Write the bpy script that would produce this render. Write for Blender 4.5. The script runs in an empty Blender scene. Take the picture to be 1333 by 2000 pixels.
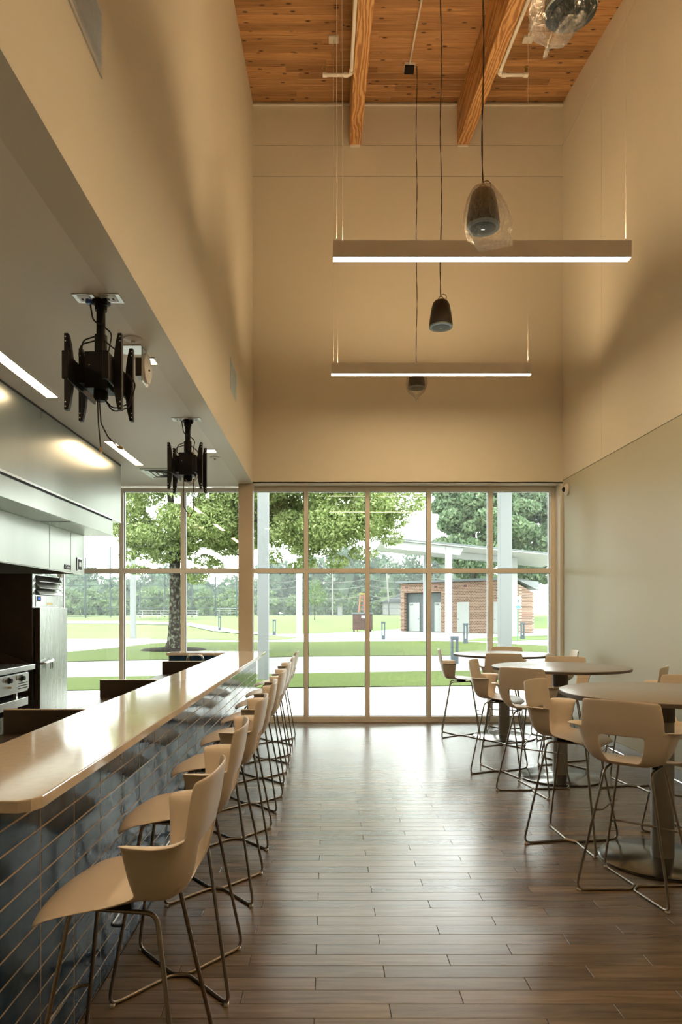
import bpy, bmesh, math, random
import numpy as np
from mathutils import Vector, Matrix

random.seed(7)
np.random.seed(7)
scn = bpy.context.scene
COL = scn.collection

# ------------------------------------------------------------------ camera
EYE = 1.6
cam_d = bpy.data.cameras.new("camera")
cam_d.sensor_fit = 'HORIZONTAL'
cam_d.sensor_width = 36.0
cam_d.lens = 36.0 * 1355.0 / 1333.0
cam_d.shift_x = 26.5 / 1333.0
cam_d.shift_y = 195.0 / 1333.0
cam_d.clip_start = 0.05
cam_d.clip_end = 600
cam = bpy.data.objects.new("camera", cam_d)
cam.location = (0, 0, EYE)
cam.rotation_euler = (math.radians(90), 0, 0)
COL.objects.link(cam)
scn.camera = cam

# ------------------------------------------------------------------ world, light, exposure
SKY = 7.6
LAMP_DOWN = 56.0
LAMP_UP = 74.0
RECESS = 34.0
LAMP_COL = (1.0, 0.69, 0.375)
w = bpy.data.worlds.new("overcast_sky")
w.use_nodes = True
bg = w.node_tree.nodes["Background"]
bg.inputs[0].default_value = (0.96, 1.0, 0.985, 1)
bg.inputs[1].default_value = SKY
scn.world = w
scn.view_settings.view_transform = 'Standard'
scn.view_settings.look = 'None'
scn.view_settings.exposure = 0.34
scn.view_settings.gamma = 1.0
scn.view_settings.use_curve_mapping = False
scn.cycles.use_denoising = True
scn.cycles.time_limit = 1050
scn.cycles.use_adaptive_sampling = True
scn.cycles.adaptive_threshold = .08
scn.cycles.max_bounces = 6
scn.cycles.diffuse_bounces = 4
scn.cycles.glossy_bounces = 3
scn.cycles.transparent_max_bounces = 24
scn.cycles.sample_clamp_indirect = 6.0
scn.cycles.caustics_reflective = False
scn.cycles.caustics_refractive = False

# ------------------------------------------------------------------ helpers
OFF = {}

def tag(o, label, cat=None, group=None, kind=None):
    o["label"] = label
    if cat: o["category"] = cat
    if group: o["group"] = group
    if kind: o["kind"] = kind
    return o

def empty(name, loc, label=None, cat=None, group=None, kind=None):
    o = bpy.data.objects.new(name, None)
    o.empty_display_size = 0.05
    o.location = loc
    COL.objects.link(o)
    OFF[o.name] = Vector(loc)
    if label: tag(o, label, cat, group, kind)
    return o

def place(name, mesh, parent=None, loc=(0, 0, 0), rot=None):
    o = bpy.data.objects.new(name, mesh)
    COL.objects.link(o)
    o.location = loc
    if rot: o.rotation_euler = rot
    if parent is not None:
        o.parent = parent
        OFF[o.name] = OFF.get(parent.name, Vector((0, 0, 0)))
    return o

def arc_path(pts, r, n=5, closed=False):
    """polyline with rounded corners"""
    P = [Vector(p) for p in pts]
    out = []
    N = len(P)
    for i in range(N):
        if not closed and i in (0, N - 1):
            out.append(P[i]); continue
        a, b, c = P[i - 1], P[i], P[(i + 1) % N]
        u, v = (a - b), (c - b)
        lu, lv = u.length, v.length
        u.normalize(); v.normalize()
        ang = u.angle(v, math.pi)
        if ang > math.radians(176):
            out.append(b); continue
        d = min(r / math.tan(ang / 2), lu * .48, lv * .48)
        p0, p1 = b + u * d, b + v * d
        for k in range(n + 1):
            t = k / n
            out.append(p0 * (1 - t) ** 2 + b * 2 * t * (1 - t) + p1 * t ** 2)
    return out

class MB:
    def __init__(s):
        s.v = []; s.f = []
    def add(s, vs, fs):
        k = len(s.v)
        s.v += [tuple(p) for p in vs]
        s.f += [tuple(i + k for i in f) for f in fs]
        return s
    def box(s, x0, x1, y0, y1, z0, z1):
        return s.add([(x0, y0, z0), (x1, y0, z0), (x1, y1, z0), (x0, y1, z0), (x0, y0, z1), (x1, y0, z1), (x1, y1, z1), (x0, y1, z1)],
                     [(0, 3, 2, 1), (4, 5, 6, 7), (0, 1, 5, 4), (1, 2, 6, 5), (2, 3, 7, 6), (3, 0, 4, 7)])
    def prism(s, poly, axis, a, b):
        """poly of 2D points; axis is extrusion axis: x: (y,z)  y: (x,z)  z: (x,y)"""
        n = len(poly)
        def P(p, t):
            return {'x': (t, p[0], p[1]), 'y': (p[0], t, p[1]), 'z': (p[0], p[1], t)}[axis]
        vs = [P(p, a) for p in poly] + [P(p, b) for p in poly]
        fs = [tuple(range(n))[::-1], tuple(range(n, 2 * n))] + [(i, (i + 1) % n, (i + 1) % n + n, i + n) for i in range(n)]
        return s.add(vs, fs)
    def tube(s, pts, r, n=8, closed=False, caps=True):
        P = [Vector(p) for p in pts]
        N = len(P)
        R = r if isinstance(r, (list, tuple)) else [r] * N
        T = []
        for i in range(N):
            if closed:
                t = P[(i + 1) % N] - P[i - 1]
            else:
                t = P[min(i + 1, N - 1)] - P[max(i - 1, 0)]
            if t.length < 1e-9: t = Vector((0, 0, 1))
            T.append(t.normalized())
        up = Vector((0, 0, 1)) if abs(T[0].z) < .9 else Vector((1, 0, 0))
        nrm = (up - T[0] * up.dot(T[0])).normalized()
        vs = []
        for i in range(N):
            nrm = nrm - T[i] * nrm.dot(T[i])
            if nrm.length < 1e-6: nrm = T[i].orthogonal()
            nrm.normalize()
            b = T[i].cross(nrm)
            for k in range(n):
                a = 2 * math.pi * k / n
                vs.append(P[i] + (nrm * math.cos(a) + b * math.sin(a)) * R[i])
        fs = []
        for i in range(N if closed else N - 1):
            j = (i + 1) % N
            for k in range(n):
                m = (k + 1) % n
                fs.append((i * n + k, i * n + m, j * n + m, j * n + k))
        if not closed and caps:
            fs.append(tuple(range(n))[::-1]); fs.append(tuple(range((N - 1) * n, N * n)))
        return s.add(vs, fs)
    def lathe(s, prof, n=32, c=(0, 0, 0), axis='z'):
        vs = []
        for (r, z) in prof:
            for k in range(n):
                a = 2 * math.pi * k / n
                p = (r * math.cos(a), r * math.sin(a), z)
                if axis == 'x': p = (z, p[0], p[1])
                if axis == 'y': p = (p[0], z, p[1])
                vs.append((p[0] + c[0], p[1] + c[1], p[2] + c[2]))
        fs = []
        m = len(prof)
        for i in range(m - 1):
            for k in range(n):
                j = (k + 1) % n
                fs.append((i * n + k, i * n + j, (i + 1) * n + j, (i + 1) * n + k))
        fs.append(tuple(range(n))[::-1]); fs.append(tuple(range((m - 1) * n, m * n)))
        return s.add(vs, fs)
    def mesh(s, name, m=None, smooth=False, shift=None):
        me = bpy.data.meshes.new(name)
        v = s.v
        if shift is not None:
            v = [(p[0] - shift[0], p[1] - shift[1], p[2] - shift[2]) for p in v]
        me.from_pydata(v, [], s.f)
        if m: me.materials.append(m)
        bm = bmesh.new(); bm.from_mesh(me)
        bmesh.ops.recalc_face_normals(bm, faces=bm.faces)
        bm.to_mesh(me); bm.free()
        if smooth:
            me.polygons.foreach_set("use_smooth", [True] * len(me.polygons))
            me.set_sharp_from_angle(angle=math.radians(38))
        me.update()
        return me
    def build(s, name, m, parent=None, smooth=False, bevel=0, seg=2):
        off = OFF.get(parent.name, Vector((0, 0, 0))) if parent is not None else None
        o = place(name, s.mesh(name, m, smooth, off), parent)
        if bevel:
            b = o.modifiers.new("bevel", 'BEVEL')
            b.width = bevel; b.segments = seg; b.limit_method = 'ANGLE'; b.angle_limit = math.radians(40)
            b.harden_normals = False
        return o

def origin_to_base(o):
    """put a single-mesh thing's origin at the middle of its base"""
    co = np.empty(len(o.data.vertices) * 3); o.data.vertices.foreach_get("co", co)
    co = co.reshape(-1, 3)
    c = Vector(((co[:, 0].min() + co[:, 0].max()) / 2, (co[:, 1].min() + co[:, 1].max()) / 2, co[:, 2].min()))
    o.data.transform(Matrix.Translation(-c)); o.location = c
    return o

def single(mb, name, m, label, cat, group=None, smooth=False, bevel=0, kind=None):
    o = mb.build(name, m, None, smooth, bevel)
    origin_to_base(o)
    OFF[o.name] = o.location.copy()
    return tag(o, label, cat, group, kind)

def children(o): return [c for c in bpy.data.objects if c.parent == o]

def copy_tree(o, parent=None, kids=None):
    c = o.copy(); COL.objects.link(c); c.parent = parent
    for ch in (kids or KIDS)(o): copy_tree(ch, c)
    return c
_kid = {}
def KIDS(o):
    if o.name not in _kid: _kid[o.name] = list(o.children)
    return _kid[o.name]

def bake(o):
    """apply the modifiers of an object into its mesh"""
    dg = bpy.context.evaluated_depsgraph_get()
    me = bpy.data.meshes.new_from_object(o.evaluated_get(dg))
    o.modifiers.clear(); o.data = me

# ------------------------------------------------------------------ materials
def nodes(name):
    m = bpy.data.materials.new(name); m.use_nodes = True
    nt = m.node_tree
    return m, nt, nt.nodes["Principled BSDF"]

def N(nt, typ, **kw):
    n = nt.nodes.new(typ)
    for k, v in kw.items():
        if k.startswith("i_"): n.inputs[k[2:].replace("_", " ")].default_value = v
        else: setattr(n, k, v)
    return n

def coords(nt, scale=(1, 1, 1), kind='Object', per_object=False):
    tc = N(nt, 'ShaderNodeTexCoord')
    mp = N(nt, 'ShaderNodeMapping'); mp.inputs['Scale'].default_value = scale
    nt.links.new(tc.outputs[kind], mp.inputs[0])
    if per_object:
        oi = N(nt, 'ShaderNodeObjectInfo'); ge = N(nt, 'ShaderNodeNewGeometry')
        ad = N(nt, 'ShaderNodeMath', operation='ADD'); nt.links.new(oi.outputs['Random'], ad.inputs[0]); nt.links.new(ge.outputs['Random Per Island'], ad.inputs[1])
        mu = N(nt, 'ShaderNodeMath', operation='MULTIPLY'); nt.links.new(ad.outputs[0], mu.inputs[0]); mu.inputs[1].default_value = 57.3
        cb = N(nt, 'ShaderNodeCombineXYZ')
        for k in range(3): nt.links.new(mu.outputs[0], cb.inputs[k])
        nt.links.new(cb.outputs[0], mp.inputs['Location'])
        fr = N(nt, 'ShaderNodeMath', operation='FRACT'); nt.links.new(ad.outputs[0], fr.inputs[0])
        return mp.outputs[0], fr.outputs[0]
    return mp.outputs[0], None

def ramp(nt, fac, stops):
    r = N(nt, 'ShaderNodeValToRGB')
    el = r.color_ramp.elements
    while len(el) < len(stops): el.new(.5)
    for e, (p, c) in zip(el, stops):
        e.position = p; e.color = (*c, 1) if len(c) == 3 else c
    nt.links.new(fac, r.inputs[0])
    return r.outputs[0]

def noise(nt, vec, scale, detail=3, rough=.5, dist=0):
    n = N(nt, 'ShaderNodeTexNoise'); n.inputs['Scale'].default_value = scale
    n.inputs['Detail'].default_value = detail; n.inputs['Roughness'].default_value = rough; n.inputs['Distortion'].default_value = dist
    nt.links.new(vec, n.inputs['Vector'])
    return n.outputs[0]

def mixc(nt, a, b, fac, mode='MIX'):
    m = N(nt, 'ShaderNodeMix', data_type='RGBA', blend_type=mode)
    for s, v in ((6, a), (7, b)):
        if isinstance(v, tuple): m.inputs[s].default_value = (*v, 1) if len(v) == 3 else v
        else: nt.links.new(v, m.inputs[s])
    if isinstance(fac, float): m.inputs[0].default_value = fac
    else: nt.links.new(fac, m.inputs[0])
    return m.outputs[2]

def bump(nt, p, h, strength=.2, dist=.01):
    b = N(nt, 'ShaderNodeBump'); b.inputs['Strength'].default_value = strength; b.inputs['Distance'].default_value = dist
    nt.links.new(h, b.inputs['Height']); nt.links.new(b.outputs[0], p.inputs['Normal'])

def simple(name, col, rough=.5, metal=0, var=.06, vscale=6, bumpy=0, bscale=60, spec=.5, coat=0, trans=0):
    m, nt, p = nodes(name)
    vec, _ = coords(nt)
    n = noise(nt, vec, vscale, 4)
    c2 = tuple(max(0, c * (1 - 2 * var)) for c in col); c3 = tuple(min(1, c * (1 + var)) for c in col)
    nt.links.new(ramp(nt, n, [(.3, c2), (.7, c3)]), p.inputs['Base Color'])
    p.inputs['Roughness'].default_value = rough; p.inputs['Metallic'].default_value = metal
    p.inputs['Specular IOR Level'].default_value = spec; p.inputs['Coat Weight'].default_value = coat
    p.inputs['Coat Roughness'].default_value = .05
    if bumpy: bump(nt, p, noise(nt, vec, bscale, 3), bumpy, .004)
    return m

def emit(name, col, s):
    m = bpy.data.materials.new(name); m.use_nodes = True
    nt = m.node_tree; nt.nodes.clear()
    e = N(nt, 'ShaderNodeEmission'); e.inputs[0].default_value = (*col, 1); e.inputs[1].default_value = s
    o = N(nt, 'ShaderNodeOutputMaterial'); nt.links.new(e.outputs[0], o.inputs[0])
    return m

M = {}
M['paint'] = simple('wall_paint', (.73, .70, .60), .55, var=.01, vscale=1.2, bumpy=.04, bscale=160)
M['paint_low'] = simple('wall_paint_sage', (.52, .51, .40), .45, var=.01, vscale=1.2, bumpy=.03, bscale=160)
M['soffit'] = simple('soffit_paint', (.84, .82, .74), .6, var=.01, vscale=1)
M['groove'] = simple('groove_dark', (.16, .14, .11), .8)
M['white_metal'] = simple('white_metal', (.70, .68, .63), .4, var=.02)
M['white_pipe'] = simple('white_pipe', (.75, .72, .65), .4, var=.03)
M['white_plastic'] = simple('white_plastic', (.72, .70, .66), .4, var=.02)
M['column'] = simple('column_paint', (.60, .51, .39), .45, var=.02)
M['alu'] = simple('window_aluminium', (.90, .86, .78), .40, var=.02)
M['gasket'] = simple('black_gasket', (.015, .015, .015), .6)
M['black'] = simple('black_powder_coat', (.008, .007, .006), .5, var=.2, spec=.2)
M['black_cable'] = simple('black_cable', (.012, .011, .010), .5)
M['tan_cable'] = simple('tan_cable', (.38, .22, .12), .5)
M['speaker'] = simple('speaker_plastic', (.022, .017, .013), .45, var=.1, spec=.3)
M['grille'] = simple('speaker_grille', (.05, .06, .06), .45, metal=.3, bumpy=.3, bscale=400)
M['teal_rim'] = simple('speaker_rim', (.11, .15, .15), .35)
M['blue_plug'] = simple('blue_plug', (.03, .09, .35), .4)
M['brass'] = simple('brass', (.5, .36, .16), .35, metal=.8)
M['shell'] = simple('cream_shell', (.75, .67, .565), .42, var=.015, vscale=2, bumpy=.03, bscale=900)
M['rod'] = simple('brushed_rod', (.34, .30, .25), .30, metal=1, var=.05)
M['chrome'] = simple('chrome', (.75, .75, .74), .12, metal=1, var=.02)
M['glide'] = simple('clear_glide', (.55, .54, .50), .25)
M['pedestal'] = simple('pedestal_grey', (.30, .29, .27), .35, metal=.3)
M['table_edge'] = simple('table_edge', (.11, .085, .065), .45)
M['stone'] = simple('counter_quartz', (.72, .63, .51), .10, var=.03, vscale=25, coat=.3, spec=.5)
M['grout'] = simple('grout', (.60, .49, .36), .85, var=.08, vscale=60)
M['dark_steel'] = simple('dark_steel', (.060, .043, .028), .38, metal=.4, var=.08)
M['dark_interior'] = simple('dark_recess', (.02, .017, .013), .6)
M['display'] = emit('blue_display', (.12, .25, 1.0), .8)
M['lens'] = emit('lamp_lens', LAMP_COL, LAMP_DOWN)
M['lens_up'] = emit('lamp_uplight', LAMP_COL, LAMP_UP)
M['lens_recess'] = emit('recessed_lens', (1.0, .74, .45), RECESS)
M['plate'] = simple('outlet_plate', (.66, .68, .66), .3, metal=.3)
M['concrete'] = simple('concrete', (.48, .47, .445), .8, var=.06, vscale=1.5, bumpy=.1, bscale=40)
M['road'] = simple('path_concrete', (.108, .106, .100), .85, var=.07, vscale=1.1, bumpy=.1, bscale=40)
M['mulch'] = simple('mulch', (.012, .008, .006), 1.0, var=.4, vscale=9, bumpy=.8, bscale=25, spec=.05)
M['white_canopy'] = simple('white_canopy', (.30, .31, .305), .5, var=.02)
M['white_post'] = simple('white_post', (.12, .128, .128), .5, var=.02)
M['roof_metal'] = simple('grey_roof', (.085, .10, .105), .5, var=.05)
M['siding'] = simple('grey_siding', (.055, .068, .07), .6, var=.08)
M['pale_door'] = simple('pale_door', (.24, .255, .245), .5, var=.02)
M['bollard'] = simple('bollard_grey', (.035, .05, .062), .5, var=.05)
M['fence'] = simple('black_fence', (.025, .035, .04), .6)
M['wood_pole'] = simple('weathered_pole', (.16, .155, .14), .8)
M['rust'] = simple('rusty_steel', (.055, .024, .019), .6, var=.2, vscale=3)
M['orange'] = simple('orange_fibreglass', (.36, .085, .04), .5)
M['yellow'] = simple('yellow_cap', (.36, .22, .03), .5)
M['sign_white'] = simple('sign_white', (.7, .72, .72), .5)
M['sign_blue'] = simple('sign_blue', (.06, .30, .60), .5)
M['sign_green'] = simple('sign_post_green', (.05, .12, .08), .6)
M['terracotta'] = simple('vent_terracotta', (.26, .14, .105), .7)
M['house_wall'] = simple('house_wall', (.16, .16, .15), .8)
M['house_roof'] = simple('house_roof', (.04, .045, .05), .8)

def stainless(name, base, rough, streak=(1, 1, 1), bs=.04):
    m, nt, p = nodes(name)
    vec, _ = coords(nt, streak)
    n = noise(nt, vec, 3.0, 4, .6, .4)
    nt.links.new(ramp(nt, n, [(.25, tuple(c * .86 for c in base)), (.75, base)]), p.inputs['Base Color'])
    rr = N(nt, 'ShaderNodeMapRange'); nt.links.new(n, rr.inputs[0]); rr.inputs[3].default_value = rough * .75; rr.inputs[4].default_value = rough * 1.3
    nt.links.new(rr.outputs[0], p.inputs['Roughness'])
    p.inputs['Metallic'].default_value = 1
    v2, _ = coords(nt, (1, 1, 1))
    bump(nt, p, noise(nt, v2, 2.2, 2), bs, .05)
    return m
M['steel'] = stainless('stainless_hood', (.37, .385, .345), .30, (1, 1, .35))
M['steel_door'] = stainless('stainless_door', (.37, .39, .365), .26, (8, 8, .15))
M['steel_trim'] = stainless('stainless_trim', (.66, .67, .64), .3, (1, 1, 1))

def wood_floor():
    m, nt, p = nodes('oak_plank')
    vec, rnd = coords(nt, (1.2, 14, 14), per_object=True)
    g = noise(nt, vec, 2.2, 4, .5, .8)
    v2, _ = coords(nt, (3, 90, 90), per_object=True)
    f = noise(nt, v2, 3.0, 3, .6)
    c = ramp(nt, g, [(.25, (.097, .068, .042)), (.5, (.145, .104, .067)), (.78, (.195, .144, .095))])
    c = mixc(nt, c, ramp(nt, f, [(.35, (.55, .55, .55)), (.65, (1, 1, 1))]), .28, 'MULTIPLY')
    tone = ramp(nt, rnd, [(0, (.72, .72, .74)), (.5, (.95, .95, .95)), (1, (1.22, 1.18, 1.12))])
    c = mixc(nt, c, tone, 1.0, 'MULTIPLY')
    nt.links.new(c, p.inputs['Base Color'])
    p.inputs['Roughness'].default_value = .27
    p.inputs['Specular IOR Level'].default_value = .72
    return m
M['floor'] = wood_floor()
M['kitchen_floor'] = simple('kitchen_floor_bounce', (.50, .47, .41), .35, var=.05, vscale=3)  # pale colour chosen so light bounced off this unseen floor brightens the soffit
M['floor_gap'] = simple('floor_joint', (.035, .022, .014), .7)

def pine():
    m, nt, p = nodes('pine_board')
    vec, rnd = coords(nt, (.9, 16, 16), per_object=True)
    g = noise(nt, vec, 1.6, 5, .6, 1.2)
    c = ramp(nt, g, [(.28, (.26, .125, .048)), (.5, (.42, .225, .092)), (.72, (.56, .33, .150))])
    tone = ramp(nt, rnd, [(0, (.68, .62, .56)), (.5, (.95, .93, .90)), (1, (1.2, 1.18, 1.12))])
    c = mixc(nt, c, tone, 1.0, 'MULTIPLY')
    vk, _ = coords(nt, (2.1, 4.2, 0), per_object=True)
    vo = N(nt, 'ShaderNodeTexVoronoi', voronoi_dimensions='2D'); vo.inputs['Scale'].default_value = 1.15; nt.links.new(vk, vo.inputs['Vector'])
    k = ramp(nt, vo.outputs['Distance'], [(.05, (1, 1, 1)), (.095, (0, 0, 0))])
    c = mixc(nt, c, (.06, .020, .008), k)
    vs, _ = coords(nt, (.7, 30, 30), per_object=True)
    st = ramp(nt, noise(nt, vs, 1.1, 3, .5, .5), [(.66, (0, 0, 0)), (.74, (1, 1, 1))])
    c = mixc(nt, c, (.16, .055, .018), st)
    nt.links.new(c, p.inputs['Base Color'])
    p.inputs['Roughness'].default_value = .5
    return m
M['pine'] = pine()

def beam_wood():
    m, nt, p = nodes('glulam_beam')
    vec, _ = coords(nt, (7, .55, 7))
    wv = N(nt, 'ShaderNodeTexWave', bands_direction='X'); wv.inputs['Scale'].default_value = 1.0; wv.inputs['Distortion'].default_value = 16
    wv.inputs['Detail'].default_value = 3; nt.links.new(vec, wv.inputs['Vector'])
    c = ramp(nt, wv.outputs['Fac'], [(.2, (.33, .15, .05)), (.55, (.52, .27, .10)), (.9, (.62, .36, .15))])
    nt.links.new(c, p.inputs['Base Color']); p.inputs['Roughness'].default_value = .5
    return m
M['beam'] = beam_wood()

def tile_blue():
    m, nt, p = nodes('glazed_blue_tile')
    vec, rnd = coords(nt, (1, 1, 1), per_object=True)
    g = noise(nt, vec, 9, 4, .6, .6)
    c = ramp(nt, g, [(.25, (.009, .027, .058)), (.5, (.017, .048, .096)), (.8, (.038, .086, .150))])
    tone = ramp(nt, rnd, [(0, (.75, .75, .75)), (1, (1.3, 1.25, 1.2))])
    nt.links.new(mixc(nt, c, tone, 1.0, 'MULTIPLY'), p.inputs['Base Color'])
    p.inputs['Roughness'].default_value = .07
    p.inputs['Specular IOR Level'].default_value = .09
    v1, _ = coords(nt, (1, 3.5, 12), per_object=True)
    h1 = noise(nt, v1, 7, 3, .55, 1.0)
    v2, _ = coords(nt, (1, 1, 1), per_object=True)
    h2 = noise(nt, v2, 14, 2)
    ad = N(nt, 'ShaderNodeMath', operation='ADD'); nt.links.new(h1, ad.inputs[0]); nt.links.new(h2, ad.inputs[1])
    bump(nt, p, ad.outputs[0], .12, .003)
    return m
M['tile'] = tile_blue()

def table_lam():
    m, nt, p = nodes('table_laminate')
    vec, _ = coords(nt, (1, 1, 1))
    n = noise(nt, vec, 120, 2)
    nt.links.new(ramp(nt, n, [(.3, (.24, .215, .175)), (.7, (.29, .262, .218))]), p.inputs['Base Color'])
    p.inputs['Roughness'].default_value = .28
    return m
M['table'] = table_lam()

def glass():
    m = bpy.data.materials.new('window_glass'); m.use_nodes = True
    nt = m.node_tree; nt.nodes.clear()
    t = N(nt, 'ShaderNodeBsdfTransparent'); t.inputs[0].default_value = (.965, .99, .975, 1)
    g = N(nt, 'ShaderNodeBsdfGlossy'); g.inputs['Roughness'].default_value = 0.0; g.inputs[0].default_value = (1, 1, 1, 1)
    fr = N(nt, 'ShaderNodeFresnel'); fr.inputs[0].default_value = 1.42
    mx = N(nt, 'ShaderNodeMixShader'); o = N(nt, 'ShaderNodeOutputMaterial')
    nt.links.new(fr.outputs[0], mx.inputs[0]); nt.links.new(t.outputs[0], mx.inputs[1]); nt.links.new(g.outputs[0], mx.inputs[2])
    nt.links.new(mx.outputs[0], o.inputs[0])
    return m
M['glass'] = glass()

def film():
    m = bpy.data.materials.new('plastic_film'); m.use_nodes = True
    nt = m.node_tree; nt.nodes.clear()
    t = N(nt, 'ShaderNodeBsdfTransparent'); t.inputs[0].default_value = (.95, .94, .92, 1)
    g = N(nt, 'ShaderNodeBsdfGlossy'); g.inputs['Roughness'].default_value = .12
    d = N(nt, 'ShaderNodeBsdfTranslucent'); d.inputs[0].default_value = (.9, .85, .8, 1)
    lw = N(nt, 'ShaderNodeLayerWeight'); lw.inputs[0].default_value = .45
    vec, _ = coords(nt, (1, 1, .5))
    n = noise(nt, vec, 22, 4, .6, 1.5)
    b = N(nt, 'ShaderNodeBump'); b.inputs['Strength'].default_value = .9; b.inputs['Distance'].default_value = .03
    nt.links.new(n, b.inputs['Height'])
    for s in (g, lw, d): nt.links.new(b.outputs[0], s.inputs['Normal'])
    m2 = N(nt, 'ShaderNodeMixShader'); m2.inputs[0].default_value = .35
    nt.links.new(g.outputs[0], m2.inputs[1]); nt.links.new(d.outputs[0], m2.inputs[2])
    sc = N(nt, 'ShaderNodeMath', operation='MULTIPLY'); sc.inputs[1].default_value = .75; nt.links.new(lw.outputs['Facing'], sc.inputs[0])
    mx = N(nt, 'ShaderNodeMixShader'); o = N(nt, 'ShaderNodeOutputMaterial')
    nt.links.new(sc.outputs[0], mx.inputs[0]); nt.links.new(t.outputs[0], mx.inputs[1]); nt.links.new(m2.outputs[0], mx.inputs[2])
    nt.links.new(mx.outputs[0], o.inputs[0])
    return m
M['film'] = film()

def grass(name, a, b, c):
    m, nt, p = nodes(name)
    vec, _ = coords(nt, (1, 1, 1))
    n1 = noise(nt, vec, .35, 3); n2 = noise(nt, vec, 14, 4, .7)
    col = ramp(nt, n2, [(.3, a), (.55, b), (.75, c)])
    col = mixc(nt, col, (1.14, 1.12, 1.0), ramp(nt, n1, [(.4, (0, 0, 0)), (.65, (1, 1, 1))]), 'MULTIPLY')
    nt.links.new(col, p.inputs['Base Color']); p.inputs['Roughness'].default_value = .9
    p.inputs['Specular IOR Level'].default_value = .15
    bump(nt, p, noise(nt, vec, 60, 3), .6, .03)
    return m
M['grass'] = grass('lawn_grass', (.024, .038, .005), (.046, .066, .009), (.085, .105, .022))
M['grass_far'] = grass('field_grass', (.070, .108, .034), (.088, .128, .044), (.108, .146, .058))

def leaf(name, cols, trans=.4):
    m = bpy.data.materials.new(name); m.use_nodes = True
    nt = m.node_tree; nt.nodes.clear()
    ge = N(nt, 'ShaderNodeNewGeometry')
    c = ramp(nt, ge.outputs['Random Per Island'], cols)
    d = N(nt, 'ShaderNodeBsdfDiffuse'); t = N(nt, 'ShaderNodeBsdfTranslucent')
    nt.links.new(c, d.inputs[0]); nt.links.new(c, t.inputs[0])
    mx = N(nt, 'ShaderNodeMixShader'); mx.inputs[0].default_value = trans
    nt.links.new(d.outputs[0], mx.inputs[1]); nt.links.new(t.outputs[0], mx.inputs[2])
    o = N(nt, 'ShaderNodeOutputMaterial'); nt.links.new(mx.outputs[0], o.inputs[0])
    return m
M['leaf'] = leaf('oak_leaf', [(0, (.13, .175, .060)), (.4, (.21, .27, .095)), (.75, (.29, .35, .14)), (1, (.40, .45, .23))], .45)
M['leaf2'] = leaf('maple_leaf', [(0, (.085, .135, .078)), (.5, (.14, .195, .11)), (1, (.20, .26, .15))], .35)
M['leaf_far'] = leaf('far_leaf', [(0, (.05, .085, .052)), (.5, (.08, .12, .072)), (1, (.115, .155, .095))], .3)
M['leaf_bush'] = leaf('bush_leaf', [(0, (.07, .11, .052)), (.5, (.105, .15, .068)), (1, (.15, .195, .095))], .3)

def bark():
    m, nt, p = nodes('lichen_bark')
    vec, _ = coords(nt, (1, 1, .8))
    n = noise(nt, vec, 9, 4, .65)
    c = ramp(nt, n, [(.38, (.014, .011, .009)), (.52, (.030, .026, .020)), (.57, (.07, .072, .055)), (.74, (.115, .118, .092))])
    nt.links.new(c, p.inputs['Base Color']); p.inputs['Roughness'].default_value = 1.0; p.inputs['Specular IOR Level'].default_value = .1
    bump(nt, p, n, .5, .03)
    return m
M['bark'] = bark()

def brick():
    m, nt, p = nodes('red_brick')
    vec, _ = coords(nt, (1, 1, 1), 'Object')
    sep = N(nt, 'ShaderNodeSeparateXYZ'); nt.links.new(vec, sep.inputs[0])
    cb = N(nt, 'ShaderNodeCombineXYZ')
    ad = N(nt, 'ShaderNodeMath', operation='SUBTRACT'); nt.links.new(sep.outputs[0], ad.inputs[0]); nt.links.new(sep.outputs[1], ad.inputs[1])
    nt.links.new(ad.outputs[0], cb.inputs[0]); nt.links.new(sep.outputs[2], cb.inputs[1])
    b = N(nt, 'ShaderNodeTexBrick'); b.inputs['Scale'].default_value = 1
    b.inputs['Brick Width'].default_value = .32; b.inputs['Row Height'].default_value = .115; b.inputs['Mortar Size'].default_value = .018
    b.inputs['Color1'].default_value = (.075, .030, .018, 1); b.inputs['Color2'].default_value = (.155, .078, .048, 1); b.inputs['Mortar'].default_value = (.26, .22, .175, 1)
    nt.links.new(cb.outputs[0], b.inputs['Vector'])
    nt.links.new(b.outputs['Color'], p.inputs['Base Color']); p.inputs['Roughness'].default_value = .9
    return m
M['brick'] = brick()

# ------------------------------------------------------------------ room shell
XL, XR = -1.058, 3.334          # bulkhead face, right wall face
YW, YG = 9.82, 10.04            # upper far wall face, window frame face
ZS = 3.42                       # soffit
YB = -5.0                       # back of the room
XK = -4.4                       # kitchen side wall
SL = .155
def zroof(y): return 8.81 - SL * (YW - y)

# floor: dark bed and 4 x 36 inch planks laid across in a third-bond stair pattern
floor = MB().box(XK, XR, YB, YG + .12, -.12, -.010).build('floor', M['floor_gap'])
tag(floor, 'brown wood plank floor with stair-stepped joints', 'floor', kind='structure')
PW, PL, GAP = .1016, .9144, .0020
_pm = {}
def slab_verts(l, wd, t, ch):
    a, b = l / 2, wd / 2
    vs = [(-a, -b, -t), (a, -b, -t), (a, b, -t), (-a, b, -t), (-a, -b, -ch), (a, -b, -ch), (a, b, -ch), (-a, b, -ch),
          (-a + ch, -b + ch, 0), (a - ch, -b + ch, 0), (a - ch, b - ch, 0), (-a + ch, b - ch, 0)]
    fs = [(0, 1, 5, 4), (1, 2, 6, 5), (2, 3, 7, 6), (3, 0, 4, 7), (4, 5, 9, 8), (5, 6, 10, 9), (6, 7, 11, 10), (7, 4, 8, 11), (8, 9, 10, 11)]
    return vs, fs
def plank_mesh(l):
    k = round(l, 3)
    if k not in _pm:
        vs, fs = slab_verts(l, PW - GAP, .0098, .0011)
        _pm[k] = MB().add(vs, fs).mesh('plank', M['floor'])
    return _pm[k]
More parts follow.
